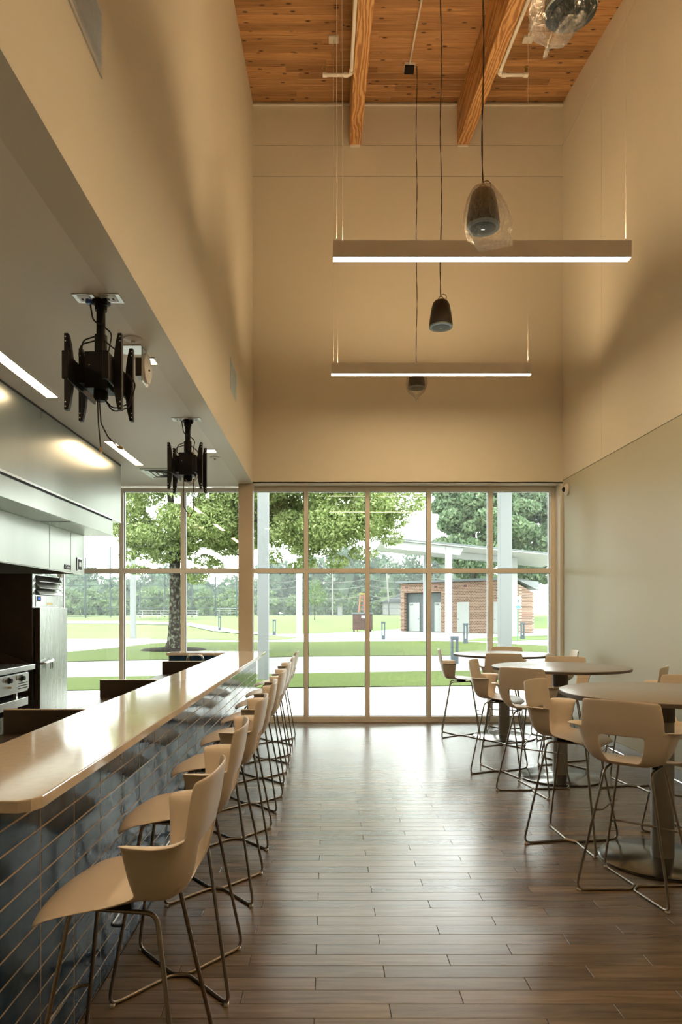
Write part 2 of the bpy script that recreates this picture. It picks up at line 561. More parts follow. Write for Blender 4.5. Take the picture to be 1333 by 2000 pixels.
rest = MB()
row0 = 3.341                      # a joint line between rows
cnt = 0
rows = []
k0 = math.floor((YB - row0) / PW)
for k in range(k0, int((YG + .02 - row0) / PW) + 1):
    y0 = row0 + k * PW
    yc = y0 + PW / 2
    if yc - PW / 2 < YB or yc + PW / 2 > YG + .03: continue
    ph = .2525 + (-.3048) * ((-k) % 3)      # joint position of the row
    x = ph - PL * math.ceil((ph - (-.975)) / PL)
    while x < XR - .02:
        a, b = max(x, -.968), min(x + PL, XR - .017)
        if b - a > .03:
            l = b - a - GAP
            rows.append((yc, (a + b) / 2, l))
        x += PL
inview = sorted([r for r in rows if r[0] > 2.62], key=lambda r: r[0])
MB().box(XK + .01, -1.32, YB, YG - .01, -.0095, 0).build('kitchen_floor', M['kitchen_floor'], floor)  # hidden behind the bar, added as a pale bounce surface below the soffit
for (yc, xc, l) in inview[:300]:
    place('plank', plank_mesh(l), floor, (xc, yc, 0))
for (yc, xc, l) in inview[300:] + [r for r in rows if r[0] <= 2.62]:
    vs, fs = slab_verts(l, PW - GAP, .0098, .0011)
    rest.add([(p[0] + xc, p[1] + yc, p[2]) for p in vs], fs)
o = rest.build('plank_remainder', M['floor'], floor); o['kind'] = 'stuff'

# walls
def side_poly(y0, y1, z0): return [(y0, z0), (y1, z0), (y1, zroof(y1) + .12), (y0, zroof(y0) + .12)]
wl = MB().prism(side_poly(YB, YW + .1, ZS), 'x', XL - .2, XL).build('wall_left', M['paint'])
tag(wl, 'tall cream bulkhead wall above the kitchen soffit', 'wall', kind='structure')
sf = MB().box(XK, XL - .2, YB, YG + .1, ZS, ZS + .12).box(XL - .2, XL, YW + .1, YG + .1, ZS, ZS + .12).build('ceiling_soffit', M['soffit'])
tag(sf, 'low flat painted soffit over the kitchen and counter', 'ceiling', kind='structure')
tag(MB().box(XK - .15, XK, YB, YG + .1, 0, ZS + .12).build('wall_kitchen', M['paint']), 'plain kitchen side wall behind the hood', 'wall', kind='structure')
tag(MB().box(XK - .15, XR + .15, YB - .15, YB, 0, 7.2).build('wall_back', M['paint']), 'plain wall behind the viewer', 'wall', kind='structure')
wf = MB().box(XL, XR, YW + .012, YG + .15, ZS + .02, zroof(YW) + .12).build('wall_far', M['groove'])
tag(wf, 'cream upper wall above the window wall with fine reveal lines', 'wall', kind='structure')
for (z0, z1) in ((ZS, 7.760), (7.769, 8.196), (8.205, zroof(YW) + .05)):
    MB().box(XL, XR, YW, YW + .012, z0, z1).build('panel', M['paint'], wf)
MB().box(XL, XR, YW, YG + .1, ZS - .004, ZS + .0198).build('head_reveal', M['soffit'], wf)
MB().box(XL, XR, YW - .028, YW - .001, zroof(YW) - .055, zroof(YW) - .035).build('wall_angle', M['white_pipe'], wf)

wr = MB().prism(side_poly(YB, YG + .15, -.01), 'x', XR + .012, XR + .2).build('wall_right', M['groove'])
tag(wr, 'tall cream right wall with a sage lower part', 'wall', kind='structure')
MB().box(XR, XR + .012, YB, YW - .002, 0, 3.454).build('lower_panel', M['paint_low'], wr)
MB().box(XR, XR + .012, YB, 8.427, 3.462, 6.3).prism([(YB, 6.3), (8.427, 6.3), (8.427, 8.2), (7.2, 8.2), (YB, zroof(YB) + .05)], 'x', XR, XR + .012).build('panel', M['paint'], wr)
MB().box(XR, XR + .012, 8.432, YW - .001, 3.462, 8.196).build('panel', M['paint'], wr)
MB().prism([(6.2, 8.206), (YW - .001, 8.206), (YW - .001, zroof(YW) + .05), (6.2, zroof(6.2) + .05)], 'x', XR, XR + .012).build('panel', M['paint'], wr)
tag(MB().box(XR - .014, XR - .001, YB, YW - .02, 0.001, .105).build('baseboard_right', M['pedestal']), 'grey rubber base along the right wall', 'baseboard', kind='structure')

# roof deck with boards
ce = MB().prism([(YB, zroof(YB) + .03), (YG + .15, zroof(YG + .15) + .03), (YG + .15, zroof(YG + .15) + .2), (YB, zroof(YB) + .2)], 'x', XL - .2, XR + .2).build('ceiling', M['dark_interior'])
tag(ce, 'knotty pine board roof deck sloping up to the window wall', 'ceiling', kind='structure')
ang = math.atan(SL)
BW = .136
_bm = {}
def board_mesh(l):
    k = round(l, 2)
    if k not in _bm:
        a, b, t, ch = l / 2 - .001, BW / 2 - .0012,   .025, .007
        vs = [(x, y, z) for z, i in ((t, 0), (ch, 0), (0, ch)) for (x, y) in ((-a, -b + i), (a, -b + i), (a, b - i), (-a, b - i))]
        fs = [(0, 1, 2, 3), (0, 4, 5, 1), (1, 5, 6, 2), (2, 6, 7, 3), (3, 7, 4, 0), (4, 8, 9, 5), (5, 9, 10, 6), (6, 10, 11, 7), (7, 11, 8, 4), (8, 11, 10, 9)]
        _bm[k] = MB().add(vs, fs).mesh('board', M['pine'])
    return _bm[k]
far_rest = MB()
rr = random.Random(3)
i = 0
y = YW - BW / 2 * math.cos(ang)
while y > YB:
    x = XL - .0 - rr.uniform(0.1, 1.6)
    while x < XR:
        l = rr.choice([1.2, 1.5, 1.8, 2.1, 2.4])
        a, b = max(x, XL), min(x + l, XR)
        if b - a > .05:
            if y > 7.25:
                place('board', board_mesh(b - a), ce, ((a + b) / 2, y, zroof(y)), (ang, 0, 0))
            else:
                hb = BW / 2 * math.cos(ang) - .002
                y0, y1 = y - hb, y + hb
                far_rest.prism([(y0, zroof(y0)), (y1, zroof(y1)), (y1, zroof(y1) + .024), (y0, zroof(y0) + .024)], 'x', a + .001, b - .001)
        x += l
    y -= BW * math.cos(ang)
o = far_rest.build('board_remainder', M['pine'], ce); o['kind'] = 'stuff'
# beams
for (x0, x1) in ((.31, .475), (1.835, 2.0)):
    a, b = YB, YW - .004
    MB().prism([(a, zroof(a) - .61), (b, zroof(b) - .61), (b, zroof(b) - .002), (a, zroof(a) - .002)], 'x', x0, x1).build('beam', M['beam'], ce, bevel=.006)
    MB().box(x0 + .01, x1 - .01, YW - .03, YW - .001, zroof(YW) - .632, zroof(YW) - .612).build('beam_shoe', M['white_pipe'], ce)

# ------------------------------------------------------------------ window wall
win = empty('window_1', (0, YG, 0), 'full-width two-tier aluminium window wall facing the lawn', 'window', kind='structure')
MX = [-.311 + .8925 * k for k in range(-5, 5)]
XJ = 3.30
MX = [x for x in MX if x > XK + .1]
xs = [XK + .03] + MX
xs[-1] = 3.262
ZT = 2.195
def frame_piece(name, *b, bev=.003):
    return MB().box(*b).build(name, M['alu'], win, bevel=bev)
for i, x in enumerate(xs):
    hw = .03 if 0 < i < len(xs) - 1 else .034
    frame_piece('mullion', x - hw, x + hw, YG, YG + .13, .0, ZS - .02)
for a, b in zip(xs[:-1], xs[1:]):
    a += .0302; b -= .0302
    frame_piece('sill_rail', a, b, YG + .004, YG + .126, .0, .085)
    frame_piece('transom', a, b, YG + .004, YG + .126, ZT - .033, ZT + .033)
    frame_piece('head_rail', a, b, YG + .004, YG + .126, 3.345, ZS - .02)
    for (z0, z1) in ((.085, ZT - .033), (ZT + .033, 3.345)):
        g = .006
        f = MB()
        f.box(a, a + g, YG + .055, YG + .075, z0, z1).box(b - g, b, YG + .055, YG + .075, z0, z1)
        f.box(a + g, b - g, YG + .055, YG + .075, z0, z0 + g).box(a + g, b - g, YG + .055, YG + .075, z1 - g, z1)
        f.build('gasket', M['gasket'], win)
        MB().box(a + .001, b - .001, YG + .060, YG + .070, z0 + .001, z1 - .001).build('pane', M['glass'], win)
MB().box(XL - .0, XR - .03, YG - .03, YG + .13, 3.40, ZS - .0045).build('head_cap', M['column'], win)
tag(MB().box(3.297, XR + .012, YW, YG + .13, 0, ZS).build('trim_1', M['soffit']), 'pale reveal jamb at the right end of the window wall', 'trim', kind='structure')

single(MB().box(-1.265, -1.062, 9.835, 10.035, 0, ZS - .002), 'column', M['column'], 'square tan steel column at the far end of the counter', 'column', bevel=.008)

# ------------------------------------------------------------------ pendant lights
def pendant(y, label):
    z0 = 4.487
    r = empty('pendant_light', (1.26, y, z0), label, 'light', 'linear pendant lights')
    x0, x1 = .048, 2.472
    zt, zm, wl_, wi = z0 + .134, z0 + .105, .040, .0375
    MB().prism([(y - wl_, z0), (y + wl_, z0), (y + wl_, zt), (y + wi, zt), (y + wi, zm), (y - wi, zm), (y - wi, zt), (y - wl_, zt)], 'x', x0, x1).build('housing', M['white_metal'], r)
    for xe in (x0 - .003, x1): MB().box(xe, xe + .003, y - wl_, y + wl_, z0 - .002, zt).build('end_cap', M['white_metal'], r)
    MB().box(x0 + .001, x1 - .001, y - .032, y + .032, z0 - .003, z0 - .0005).build('lens', M['lens'], r)
    MB().box(x0 + .001, x1 - .001, y - .035, y + .035, zm + .0005, zm + .006).build('uplight_lens', M['lens_up'], r)
    for x in (.075, 2.445):
        zr = zroof(y) - .035
        MB().tube([(x, y, z0 + .134), (x, y, zr)], .0022, 6).build('suspension_cable', M['white_pipe'], r)
        MB().tube([(x, y, z0 + .134), (x, y, z0 + .165)], .006, 8).build('cable_gripper', M['chrome'], r)
        MB().box(x - .06, x + .06, y - .055, y + .055, zr, zr + .025).build('ceiling_box', M['white_pipe'], r, bevel=.003)
    MB().tube([(.125, y, z0 + .134), (.122, y + .005, 6.0), (.11, y, zroof(y) - .03)], .0022, 6).build('power_cord', M['white_pipe'], r)
pendant(8.45, 'linear pendant light hanging farther off, nearer the window wall')
pendant(5.68, 'linear pendant light hanging nearer, right in front of the bagged speaker')
pendant(2.91, 'linear pendant light above the nearest bar stool, out of the top of the view')
pendant(.14, 'linear pendant light directly above the viewer')

# ------------------------------------------------------------------ roof conduits and pipes
for (x, dx, lab) in ((.283, -.32, 'white sprinkler pipe along the left pine beam'), (2.03, .33, 'white sprinkler pipe along the right pine beam')):
    y1 = 8.22
    zb = lambda yy: zroof(yy) - .60
    r = empty('sprinkler_pipe', (x, y1, zb(y1)), lab, 'pipe')
    MB().tube(arc_path([(x, 2.0, zb(2.0)), (x, y1, zb(y1)), (x + dx, y1, zb(y1))], .05, 5), .021, 12).build('pipe', M['white_pipe'], r, smooth=True)
    MB().tube([(x, y1 - .09, zb(y1 - .09)), (x, y1 - .045, zb(y1 - .045))], .029, 12).tube([(x + dx * .12, y1, zb(y1)), (x + dx * .28, y1, zb(y1))], .029, 12).build('coupling', M['white_pipe'], r, smooth=True)
    MB().tube([(x + dx, y1, zb(y1) - .02), (x + dx, y1, zb(y1) + .075)], .016, 10).lathe([(.012, .075), (.030, .078), (.030, .086), (.012, .088)], 12, (x + dx, y1, zb(y1))).build('sprinkler_head', M['brass'], r)
    MB().tube([(x + dx * .9, y1, zb(y1)), (x + dx * 1.06, y1, zb(y1))], .028, 12).build('elbow', M['white_pipe'], r, smooth=True)
    for yy in (4.5, 6.5, 7.7): MB().tube([(x, yy, zb(yy)), (x, yy, zroof(yy) - .003)], .006, 6).build('hanger_rod', M['white_pipe'], r)
r = empty('junction_box', (1.062, 8.99, zroof(8.99) - .06), 'black junction box with conduit at the middle of the pine roof', 'junction box')
MB().box(1.0, 1.124, 8.93, 9.05, zroof(8.93) - .065, zroof(8.93) - .004).build('box', M['black'], r, bevel=.004)
MB().box(.994, 1.13, 8.925, 9.055, zroof(8.93) - .030, zroof(8.93) - .001).build('cover', M['white_pipe'], r)
MB().tube([(1.06, 8.93, zroof(8.93) - .02), (1.05, 2.0, zroof(2.0) - .02)], .012, 8).build('conduit', M['white_pipe'], r, smooth=True)
r = empty('roof_conduit', (2.46, 8.38, zroof(8.38) - .02), 'thin white conduit on the roof boards right of the right beam', 'conduit')
MB().tube([(2.43, 8.38, zroof(8.38) - .022), (2.45, 2.0, zroof(2.0) - .022)], .010, 8).build('conduit', M['white_pipe'], r, smooth=True)
MB().box(2.405, 2.455, 7.6, 7.63, zroof(7.6) - .036, zroof(7.6) - .001).build('strap', M['white_pipe'], r)

# ------------------------------------------------------------------ pendant speakers
def speaker(x, y, z, label, sway=0.0):
    r = empty('pendant_speaker', (x, y, z), label, 'speaker', 'hanging loudspeakers')
    MB().lathe([(.098, .0), (.108, .006), (.1125, .02), (.108, .07), (.098, .14), (.086, .20), (.074, .235), (.058, .252), (.02, .258)], 36, (x, y, z)).build('cabinet', M['speaker'], r, smooth=True)
    MB().lathe([(.099, -.004), (.111, -.002), (.1125, .010), (.099, .010)], 36, (x, y, z)).build('rim', M['teal_rim'], r, smooth=True)
    MB().lathe([(.002, -.010), (.05, -.009), (.085, -.005), (.0985, .001)], 36, (x, y, z)).build('grille', M['grille'], r, smooth=True)
    MB().box(x - .012, x + .012, y - .004, y + .004, z - .0115, z - .008).build('badge', M['chrome'], r)
    zr = zroof(y) - .004
    pts, pts2 = [], []
    nn = 60
    for k in range(nn + 1):
        t = k / nn; zz = z + .30 + t * (zr - z - .30)
        a = t * 38
        wob = .006 * math.sin(t * 17 + x * 9)
        pts.append((x + wob + .0035 * math.cos(a), y + .0035 * math.sin(a), zz))
        pts2.append((x + wob - .0035 * math.cos(a), y - .0035 * math.sin(a), zz))
    MB().tube(pts, .0028, 6).build('hanging_cable', M['black_cable'], r)
    MB().tube(pts2, .0028, 6).build('signal_cable', M['black_cable'], r)
    MB().tube(arc_path([(x - .028, y, z + .252), (x - .022, y, z + .285), (x, y, z + .30), (x + .022, y, z + .285), (x + .028, y, z + .252)], .015), .003, 6).build('bail', M['black'], r)
    MB().tube(arc_path([(x + .002, y, z + .31), (x + .03, y, z + .325), (x + .055, y, z + .30), (x + .045, y, z + .25)], .03), .003, 6).build('lead', M['black_cable'], r)
    return r
def bag(x, y, z, label, tip, wide, seed, top=.262):
    """clear film bag hung over a speaker; tip = where its closed lower corner ends"""
    rg = random.Random(seed)
    nn, rings = 40, []
    prof = [(.02, top + .012), (.075, top - .002), (.108, top - .06), (.132, .12), (.142, .05), (.135, -.01), (.105, -.055)]
    ph = [rg.uniform(0, 6.28) for _ in range(6)]
    vs = []
    for q, (rad, zz) in enumerate(prof):
        t = q / (len(prof) - 1)
        for k in range(nn):
            a = 2 * math.pi * k / nn
            rr_ = rad * (1 + .10 * t * math.sin(3 * a + ph[0]) + .07 * t * math.sin(5 * a + ph[1] + q * .6) + .05 * t * math.sin(9 * a + ph[2] + q))
            rr_ = max(rr_, .118 if 0 < zz < .1 else rad * .9)
            sx = 1 + (wide - 1) * t
            vs.append((x + rr_ * math.cos(a) * sx + tip[0] * t * t * .5, y + rr_ * math.sin(a), z + zz + tip[2] * .10 * t * math.cos(a - 2)))
    nr = len(prof)
    for (fl, dz, off) in ((.45, .55, .8), (.06, 1.0, 1.0)):
        for k in range(nn):
            a = 2 * math.pi * k / nn
            vs.append((x + tip[0] * off + math.cos(a) * tip[3] * (1.15 if fl > .1 else 1), y + math.sin(a) * .10 * fl + tip[1] * off, z - .03 + tip[2] * dz + tip[4] * math.cos(a) * (1 if fl < .1 else .6) + .004 * math.sin(7 * a)))
        nr += 1
    fs = [(i * nn + k, i * nn + (k + 1) % nn, (i + 1) * nn + (k + 1) % nn, (i + 1) * nn + k) for i in range(nr - 1) for k in range(nn)]
    single(MB().add(vs, fs), 'plastic_bag', M['film'], label, 'bag', 'clear bags over the speakers', smooth=True)
speaker(1.054, 4.70, 4.20, 'black hanging speaker in a clear bag in front of the nearer pendant light')
bag(1.054, 4.70, 4.20, 'clear plastic bag over the speaker in front of the nearer pendant light', (.085, 0, -.11, .115, .022), 1.2, 4)
speaker(1.090, 6.66, 4.33, 'black hanging speaker without a bag between the two pendant lights')
speaker(1.157, 9.00, 4.50, 'black hanging speaker in a bag behind the farther pendant light')
bag(1.157, 9.00, 4.50, 'clear plastic bag over the speaker behind the farther pendant light', (.0, 0, -.16, .02, .0), .9, 9)
speaker(1.080, 3.08, 4.26, 'black hanging speaker in a bag at the top right edge of the view')
bag(1.080, 3.08, 4.26, 'clear plastic bag with a drooping corner at the top right edge of the view', (-.115, 0, -.17, .008, .0), 1.08, 5)

# ------------------------------------------------------------------ bulkhead grilles
def wall_grille(y0, y1, z0, z1, n, label):
    r = empty('wall_grille', (XL, (y0 + y1) / 2, z0), label, 'grille', 'air grilles on the bulkhead')
    fl = .025
    f = MB().box(XL, XL + .008, y0, y1, z0, z0 + fl).box(XL, XL + .008, y0, y1, z1 - fl, z1).box(XL, XL + .008, y0, y0 + fl, z0 + fl, z1 - fl).box(XL, XL + .008, y1 - fl, y1, z0 + fl, z1 - fl)
    f.build('frame', M['plate'], r)
    MB().box(XL - .0, XL + .001, y0 + fl, y1 - fl, z0 + fl, z1 - fl).build('backing', M['dark_interior'], r)
    h = (z1 - z0 - 2 * fl) / n
    for k in range(n):
        a = z0 + fl + k * h
        MB().prism([(XL + .001, a + h * .15), (XL + .012, a + h * .35), (XL + .012, a + h * .6), (XL + .001, a + h * .45)], 'y', y0 + fl, y1 - fl).build('blade', M['plate'], r)
wall_grille(2.62, 3.24, 4.09, 4.40, 16, 'large linear air grille near the top left of the view')
wall_grille(7.52, 8.0, 4.02, 4.36, 14, 'small air grille on the bulkhead near the far wall')

# ------------------------------------------------------------------ soffit fixtures
def slot(y0, y1, label):
    r = empty('recessed_slot_light', (-2.33, (y0 + y1) / 2, ZS - .006), label, 'light', 'recessed slot lights')
    x0, x1 = -2.378, -2.284
    MB().box(x0 - .008, x1 + .008, y0 - .008, y0, ZS - .006, ZS).box(x0 - .008, x1 + .008, y1, y1 + .008, ZS - .006, ZS).box(x0 - .008, x0, y0, y1, ZS - .006, ZS).box(x1, x1 + .008, y0, y1, ZS - .006, ZS).build('trim_ring', M['white_metal'], r)
    MB().box(x0, x1, y0, y1, ZS - .003, ZS - .0005).build('lens', M['lens_recess'], r)
slot(4.68, 5.87, 'long recessed slot light nearest the camera beside the hood')
slot(7.40, 8.59, 'long recessed slot light farther off beside the end of the hood')
slot(1.96, 3.15, 'long recessed slot light out of view left of the first grille')
def downlight(x, y, label):
    r = empty('square_downlight', (x, y, ZS - .006), label, 'light', 'square downlights')
    h = .058
    MB().box(x - h - .012, x + h + .012, y - h - .012, y - h, ZS - .006, ZS).box(x - h - .012, x + h + .012, y + h, y + h + .012, ZS - .006, ZS).box(x - h - .012, x - h, y - h, y + h, ZS - .006, ZS).box(x + h, x + h + .012, y - h, y + h, ZS - .006, ZS).build('trim_ring', M['white_metal'], r)
    MB().box(x - h, x + h, y - h, y + h, ZS - .003, ZS - .0005).build('lens', M['lens_recess'], r)
downlight(-1.307, 5.03, 'square downlight just beyond the nearer screen mount')
downlight(-1.323, 7.83, 'square downlight just beyond the farther screen mount')
downlight(-1.315, 2.23, 'square downlight out of view above the first bar stool')
def disc(x, y, rad, label):
    r = empty('sprinkler_cover', (x, y, ZS - .012), label, 'sprinkler', 'sprinkler covers in the soffit')
    MB().lathe([(rad, .0115), (rad * .97, .004), (rad * .6, 0), (rad * .45, -.004), (.01, -.006)], 28, (x, y, ZS - .012)).build('cover', M['white_plastic'], r, smooth=True)
    MB().lathe([(rad * .25, -.005), (rad * .22, -.018), (.003, -.020)], 18, (x, y, ZS - .012)).build('plug', M['white_plastic'], r, smooth=True)
disc(-1.295, 4.62, .062, 'round white cover on the soffit beside the nearer screen mount')
disc(-1.327, 8.17, .058, 'round white cover on the soffit beyond the farther downlight')
r = empty('ceiling_diffuser', (-2.09, 9.12, ZS - .01), 'square louvred air diffuser in the soffit near the windows', 'diffuser')
xa, xb, ya, yb = -2.39, -1.79, 8.82, 9.42
MB().box(xa, xb, ya, ya + .04, ZS - .008, ZS).box(xa, xb, yb - .04, yb, ZS - .008, ZS).box(xa, xa + .04, ya + .04, yb - .04, ZS - .008, ZS).box(xb - .04, xb, ya + .04, yb - .04, ZS - .008, ZS).build('frame', M['plate'], r)
MB().box(xa + .04, xb - .04, ya + .04, yb - .04, ZS - .002, ZS - .0005).build('backing', M['dark_interior'], r)
for k in range(4):
    d = .045 + k * .065
    t = .045
    m_ = MB()
    for (x0, x1, y0, y1) in ((xa + d, xb - d, ya + d, ya + d + t), (xa + d, xb - d, yb - d - t, yb - d)):
        m_.add([(x0, y0, ZS - .012), (x1, y0, ZS - .012), (x1, y1, ZS - .004), (x0, y1, ZS - .004), (x0, y0, ZS - .010), (x1, y0, ZS - .010), (x1, y1, ZS - .002), (x0, y1, ZS - .002)], [(0, 1, 2, 3), (7, 6, 5, 4), (0, 4, 5, 1), (2, 6, 7, 3), (1, 5, 6, 2), (0, 3, 7, 4)])
    for (x0, x1) in ((xa + d, xa + d + t), (xb - d - t, xb - d)):
        m_.box(x0, x1, ya + d + t, yb - d - t, ZS - .010, ZS - .007)
    m_.build('louvre', M['plate'], r)

# ------------------------------------------------------------------ double sided screen mounts
def arm_profile(sx):
    pts = []
    for k in range(9):
        t = k / 8
        pts.append((.022 + .026 * math.sin(math.pi * t) ** .8, -.675 + .435 * t))
    return [(0, -.675), *[(p[0], p[1]) for p in pts], (0, -.24)]
def screen_mount(x, y, label, kind):
    r = empty('screen_mount', (x, y, ZS - .7), label, 'screen mount', 'ceiling screen mounts')
    z = ZS
    def B(name, mb, m=M['black'], **k):
        mb.v = [(p[0] + x, p[1] + y, p[2] + z) for p in mb.v]
        return mb.build(name, m, r, **k)
    B('ceiling_flange', MB().lathe([(.055, -.001), (.055, -.012), (.036, -.02), (.034, -.055), (.002, -.056)], 24), smooth=True)
    B('pole', MB().tube([(0, 0, -.02), (0, 0, -.56)], .0255, 20), smooth=True)
    B('collar', MB().tube([(0, 0, -.20), (0, 0, -.30)], .036, 20), smooth=True)
    b = B('body', MB().box(-.07, .07, -.08, .08, -.53, -.32), bevel=.004)
    B('bolt', MB().tube([(-.04, -.08, -.40), (-.04, -.085, -.40)], .004, 8), M['chrome'])
    B('body_lower', MB().lathe([(.04, -.52), (.042, -.565), (.03, -.585), (.002, -.588)], 20), smooth=True)
    for s in (-1, 1):
        xo = .105 * s
        B('rail', MB().box(min(xo, xo + .014 * s), max(xo, xo + .014 * s), -.25, .23, -.535, -.39), bevel=.003)
        B('rail_end_cap', MB().box(min(xo - .012 * s, xo + .024 * s), max(xo - .012 * s, xo + .024 * s), -.268, -.25, -.54, -.385), bevel=.004)
        B('rail_bracket', MB().box(min(.07 * s, xo), max(.07 * s, xo), -.07, .07, -.50, -.35))
        for yo in (-.125, .105):
            pr = [(xo + (.015 + .042 - p[0]) * s if False else xo + (.058 - p[0]) * s, p[1]) for p in arm_profile(s)]
            arm = B('arm', MB().prism(pr, 'y', yo - .017, yo + .017), bevel=.002)
            hl = MB()
            for zz in (-.655, -.63, -.26, -.285): hl.tube([(x + xo + (.058 - .008) * s, y + yo - .0172, z + zz), (x + xo + (.058 - .008) * s, y + yo - .0182, z + zz)], .004, 8)
            hl.build('bolt_hole', M['plate'], arm)
    # cables
    def cab(pts, rad=.0045, m=M['black_cable']):
        B('cable', MB().tube(arc_path(pts, .05, 6), rad, 6), m, smooth=True)
    cab([(-.045, -.06, -.02), (-.03, -.05, -.13), (.02, -.04, -.16), (.045, -.06, -.03)])
    cab([(.03, -.02, -.16), (.075, -.03, -.20), (.05, -.03, -.33)])
    cab([(-.02, -.03, -.24), (-.10, -.05, -.27), (-.11, -.06, -.35), (-.05, -.06, -.40)])
    cab([(-.02, -.04, -.22), (-.085, -.06, -.25), (-.09, -.07, -.32), (-.06, -.085, -.34)])
    cab([(.03, -.02, -.24), (.10, -.04, -.30), (.12, -.06, -.36), (.14, -.09, -.50)])
    B('plug', MB().box(.032, .058, -.075, -.055, -.05, -.012), M['black'], bevel=.003)
    if kind == 1:
        B('plug', MB().box(-.062, -.030, -.085, -.055, -.045, -.022), M['blue_plug'], bevel=.003)
        cab([(-.01, -.03, -.58), (-.005, -.03, -.72), (.012, -.04, -.87)], .004)
        cab([(0, -.03, -.58), (.01, -.03, -.72), (.05, -.03, -.80), (.115, -.04, -.865)], .004)
        B('plug', MB().tube([(.012, -.04, -.865), (.013, -.04, -.895)], .008, 8), M['brass'])
        B('plug', MB().tube([(.112, -.04, -.862), (.142, -.04, -.872)], .009, 8), M['brass'])
        for q in (0, .02):
            cab([(.02, 0, -.57), (.07, 0, -.63 - q), (.17, 0, -.60 - q), (.185 + q, 0, -.48), (.15, 0, -.42)], .004)
    else:
        cab([(-.03, -.03, -.56), (-.035, -.03, -.70), (-.03, -.03, -.83), (.005, -.03, -.885)], .004)
        cab([(.06, -.03, -.56), (.065, -.03, -.80), (.055, -.03, -.87), (.03, -.03, -.91)], .004)
        B('plug', MB().tube([(.005, -.03, -.885), (.018, -.03, -.895)], .008, 8), M['brass'])
        B('plug', MB().tube([(.03, -.03, -.905), (.018, -.03, -.925)], .009, 8), M['brass'])
        for q in (0, .015):
            cab([(.06, -.10, -.32), (.10 + q, -.10, -.40), (.10 + q, -.10, -.56), (.04, -.08, -.62 - q), (-.01, -.06, -.57)], .003, M['tan_cable'])
        cab([(.06, -.10, -.33), (.11, -.11, -.37), (.16, -.11, -.385)], .003, M['tan_cable'])
    # outlet plates in the soffit beside the flange
    for (dx, nm) in ((-.075, 'data_plate'), (.075, 'power_plate')):
        pl = empty(nm, (x + dx, y - .035, z - .006), ('aluminium data plate' if dx < 0 else 'aluminium power outlet plate') + (' above the nearer screen mount' if kind == 1 else ' above the farther screen mount'), 'outlet')
        MB().box(x + dx - .06, x + dx + .06, y - .105, y + .012, z - .005, z - .0005).build('plate', M['plate'], pl, bevel=.0015)
        MB().box(x + dx - .035, x + dx + .035, y - .085, y - .01, z - .0085, z - .005).build('socket', M['white_plastic'], pl)
        MB().box(x + dx - .02, x + dx - .008, y - .06, y - .035, z - .0095, z - .0085).box(x + dx + .008, x + dx + .02, y - .06, y - .035, z - .0095, z - .0085).build('slot', M['black'], pl)
screen_mount(-1.33, 4.07, 'black double-sided screen mount nearer the camera, hanging without screens', 1)
screen_mount(-1.33, 6.60, 'black double-sided screen mount farther off, hanging without screens', 2)
# round bracket behind first mount
r = empty('ceiling_bracket', (-1.30, 4.80, ZS - .25), 'white bracket with a round cover behind the nearer screen mount', 'bracket')
MB().box(-1.43, -1.27, 4.72, 4.88, ZS - .010, ZS - .0005).build('plate', M['plate'], r)
MB().box(-1.272, -1.262, 4.74, 4.88, ZS - .24, ZS - .010).build('arm', M['plate'], r)
MB().lathe([(.10, .0), (.10, .018), (.085, .024), (.01, .025)], 30, (-1.262, 4.81, ZS - .135), 'x').build('cover', M['white_plastic'], r, smooth=True)
MB().box(-1.32, -1.272, 4.76, 4.86, ZS - .20, ZS - .075).build('housing', M['dark_steel'], r, bevel=.004)
MB().tube([(-1.237, 4.80, ZS - .15), (-1.230, 4.80, ZS - .15)], .007, 10).build('knob', M['black'], r)

# ------------------------------------------------------------------ dome camera on the right wall
r = empty('dome_camera', (XR, 9.62, 3.23), 'small white security dome camera high on the right wall', 'camera')
MB().lathe([(.085, -.001), (.085, -.020), (.066, -.040), (.040, -.050)], 28, (XR, 9.62, 3.295), 'x').build('base', M['white_plastic'], r, smooth=True)
MB().lathe([(.036, -.048), (.032, -.062), (.020, -.074), (.003, -.080)], 22, (XR, 9.62, 3.295), 'x').build('dome', M['black'], r, smooth=True)

# ------------------------------------------------------------------ bar: tiled wall and top
HC = 1.055
bw = MB().box(-1.30, -.9722, 2.043, 9.44, 0, HC - .0385).box(-2.12, -1.30, 9.25, 9.44, 0, HC - .0385).build('bar_wall', M['grout'])
tag(bw, 'bar front wall covered in stacked glossy dark blue tiles', 'bar')
TH, TL = .0789, .3085
def tile_mesh(l, h):
    vs, fs = slab_verts(l - .0055, h - .0055, .006, .0012)
    # slab lies in xy facing +z  ->  length along y, height along z, facing +x
    vs = [(p[2], p[0], p[1]) for p in vs]
    return MB().add(vs, fs).mesh('tile', M['tile'])
tfull, ttop = tile_mesh(TL, TH), tile_mesh(TL, 1.0155 - 12 * TH)
ts = MB()
for c in range(24):
    yc = 2.043 + TL * (c + .5)
    for rw in range(13):
        h = TH if rw < 12 else 1.0155 - 12 * TH
        zc = rw * TH + h / 2
        jit = random.uniform(-.0003, .0003)
        if c < 23:
            place('tile', tfull if rw < 12 else ttop, bw, (-.9715 + jit, yc, zc), (0, random.uniform(-.003, .003), random.uniform(-.0012, .0012)))
        else:
            vs, fs = slab_verts(TL - .0045, h - .0045, .006, .0018)
            ts.add([(p[2] - .9715, p[0] + yc, p[1] + zc) for p in vs], fs)
for c in range(3):
    for rw in range(10, 13):
        h = TH if rw < 12 else 1.0155 - 12 * TH
        vs, fs = slab_verts(.26, h - .0045, .006, .0018)
        ts.add([(p[0] - 1.98 + c * .265, 9.243 - p[2] - .0, p[1] + rw * TH + h / 2) for p in vs], [f[::-1] for f in fs])
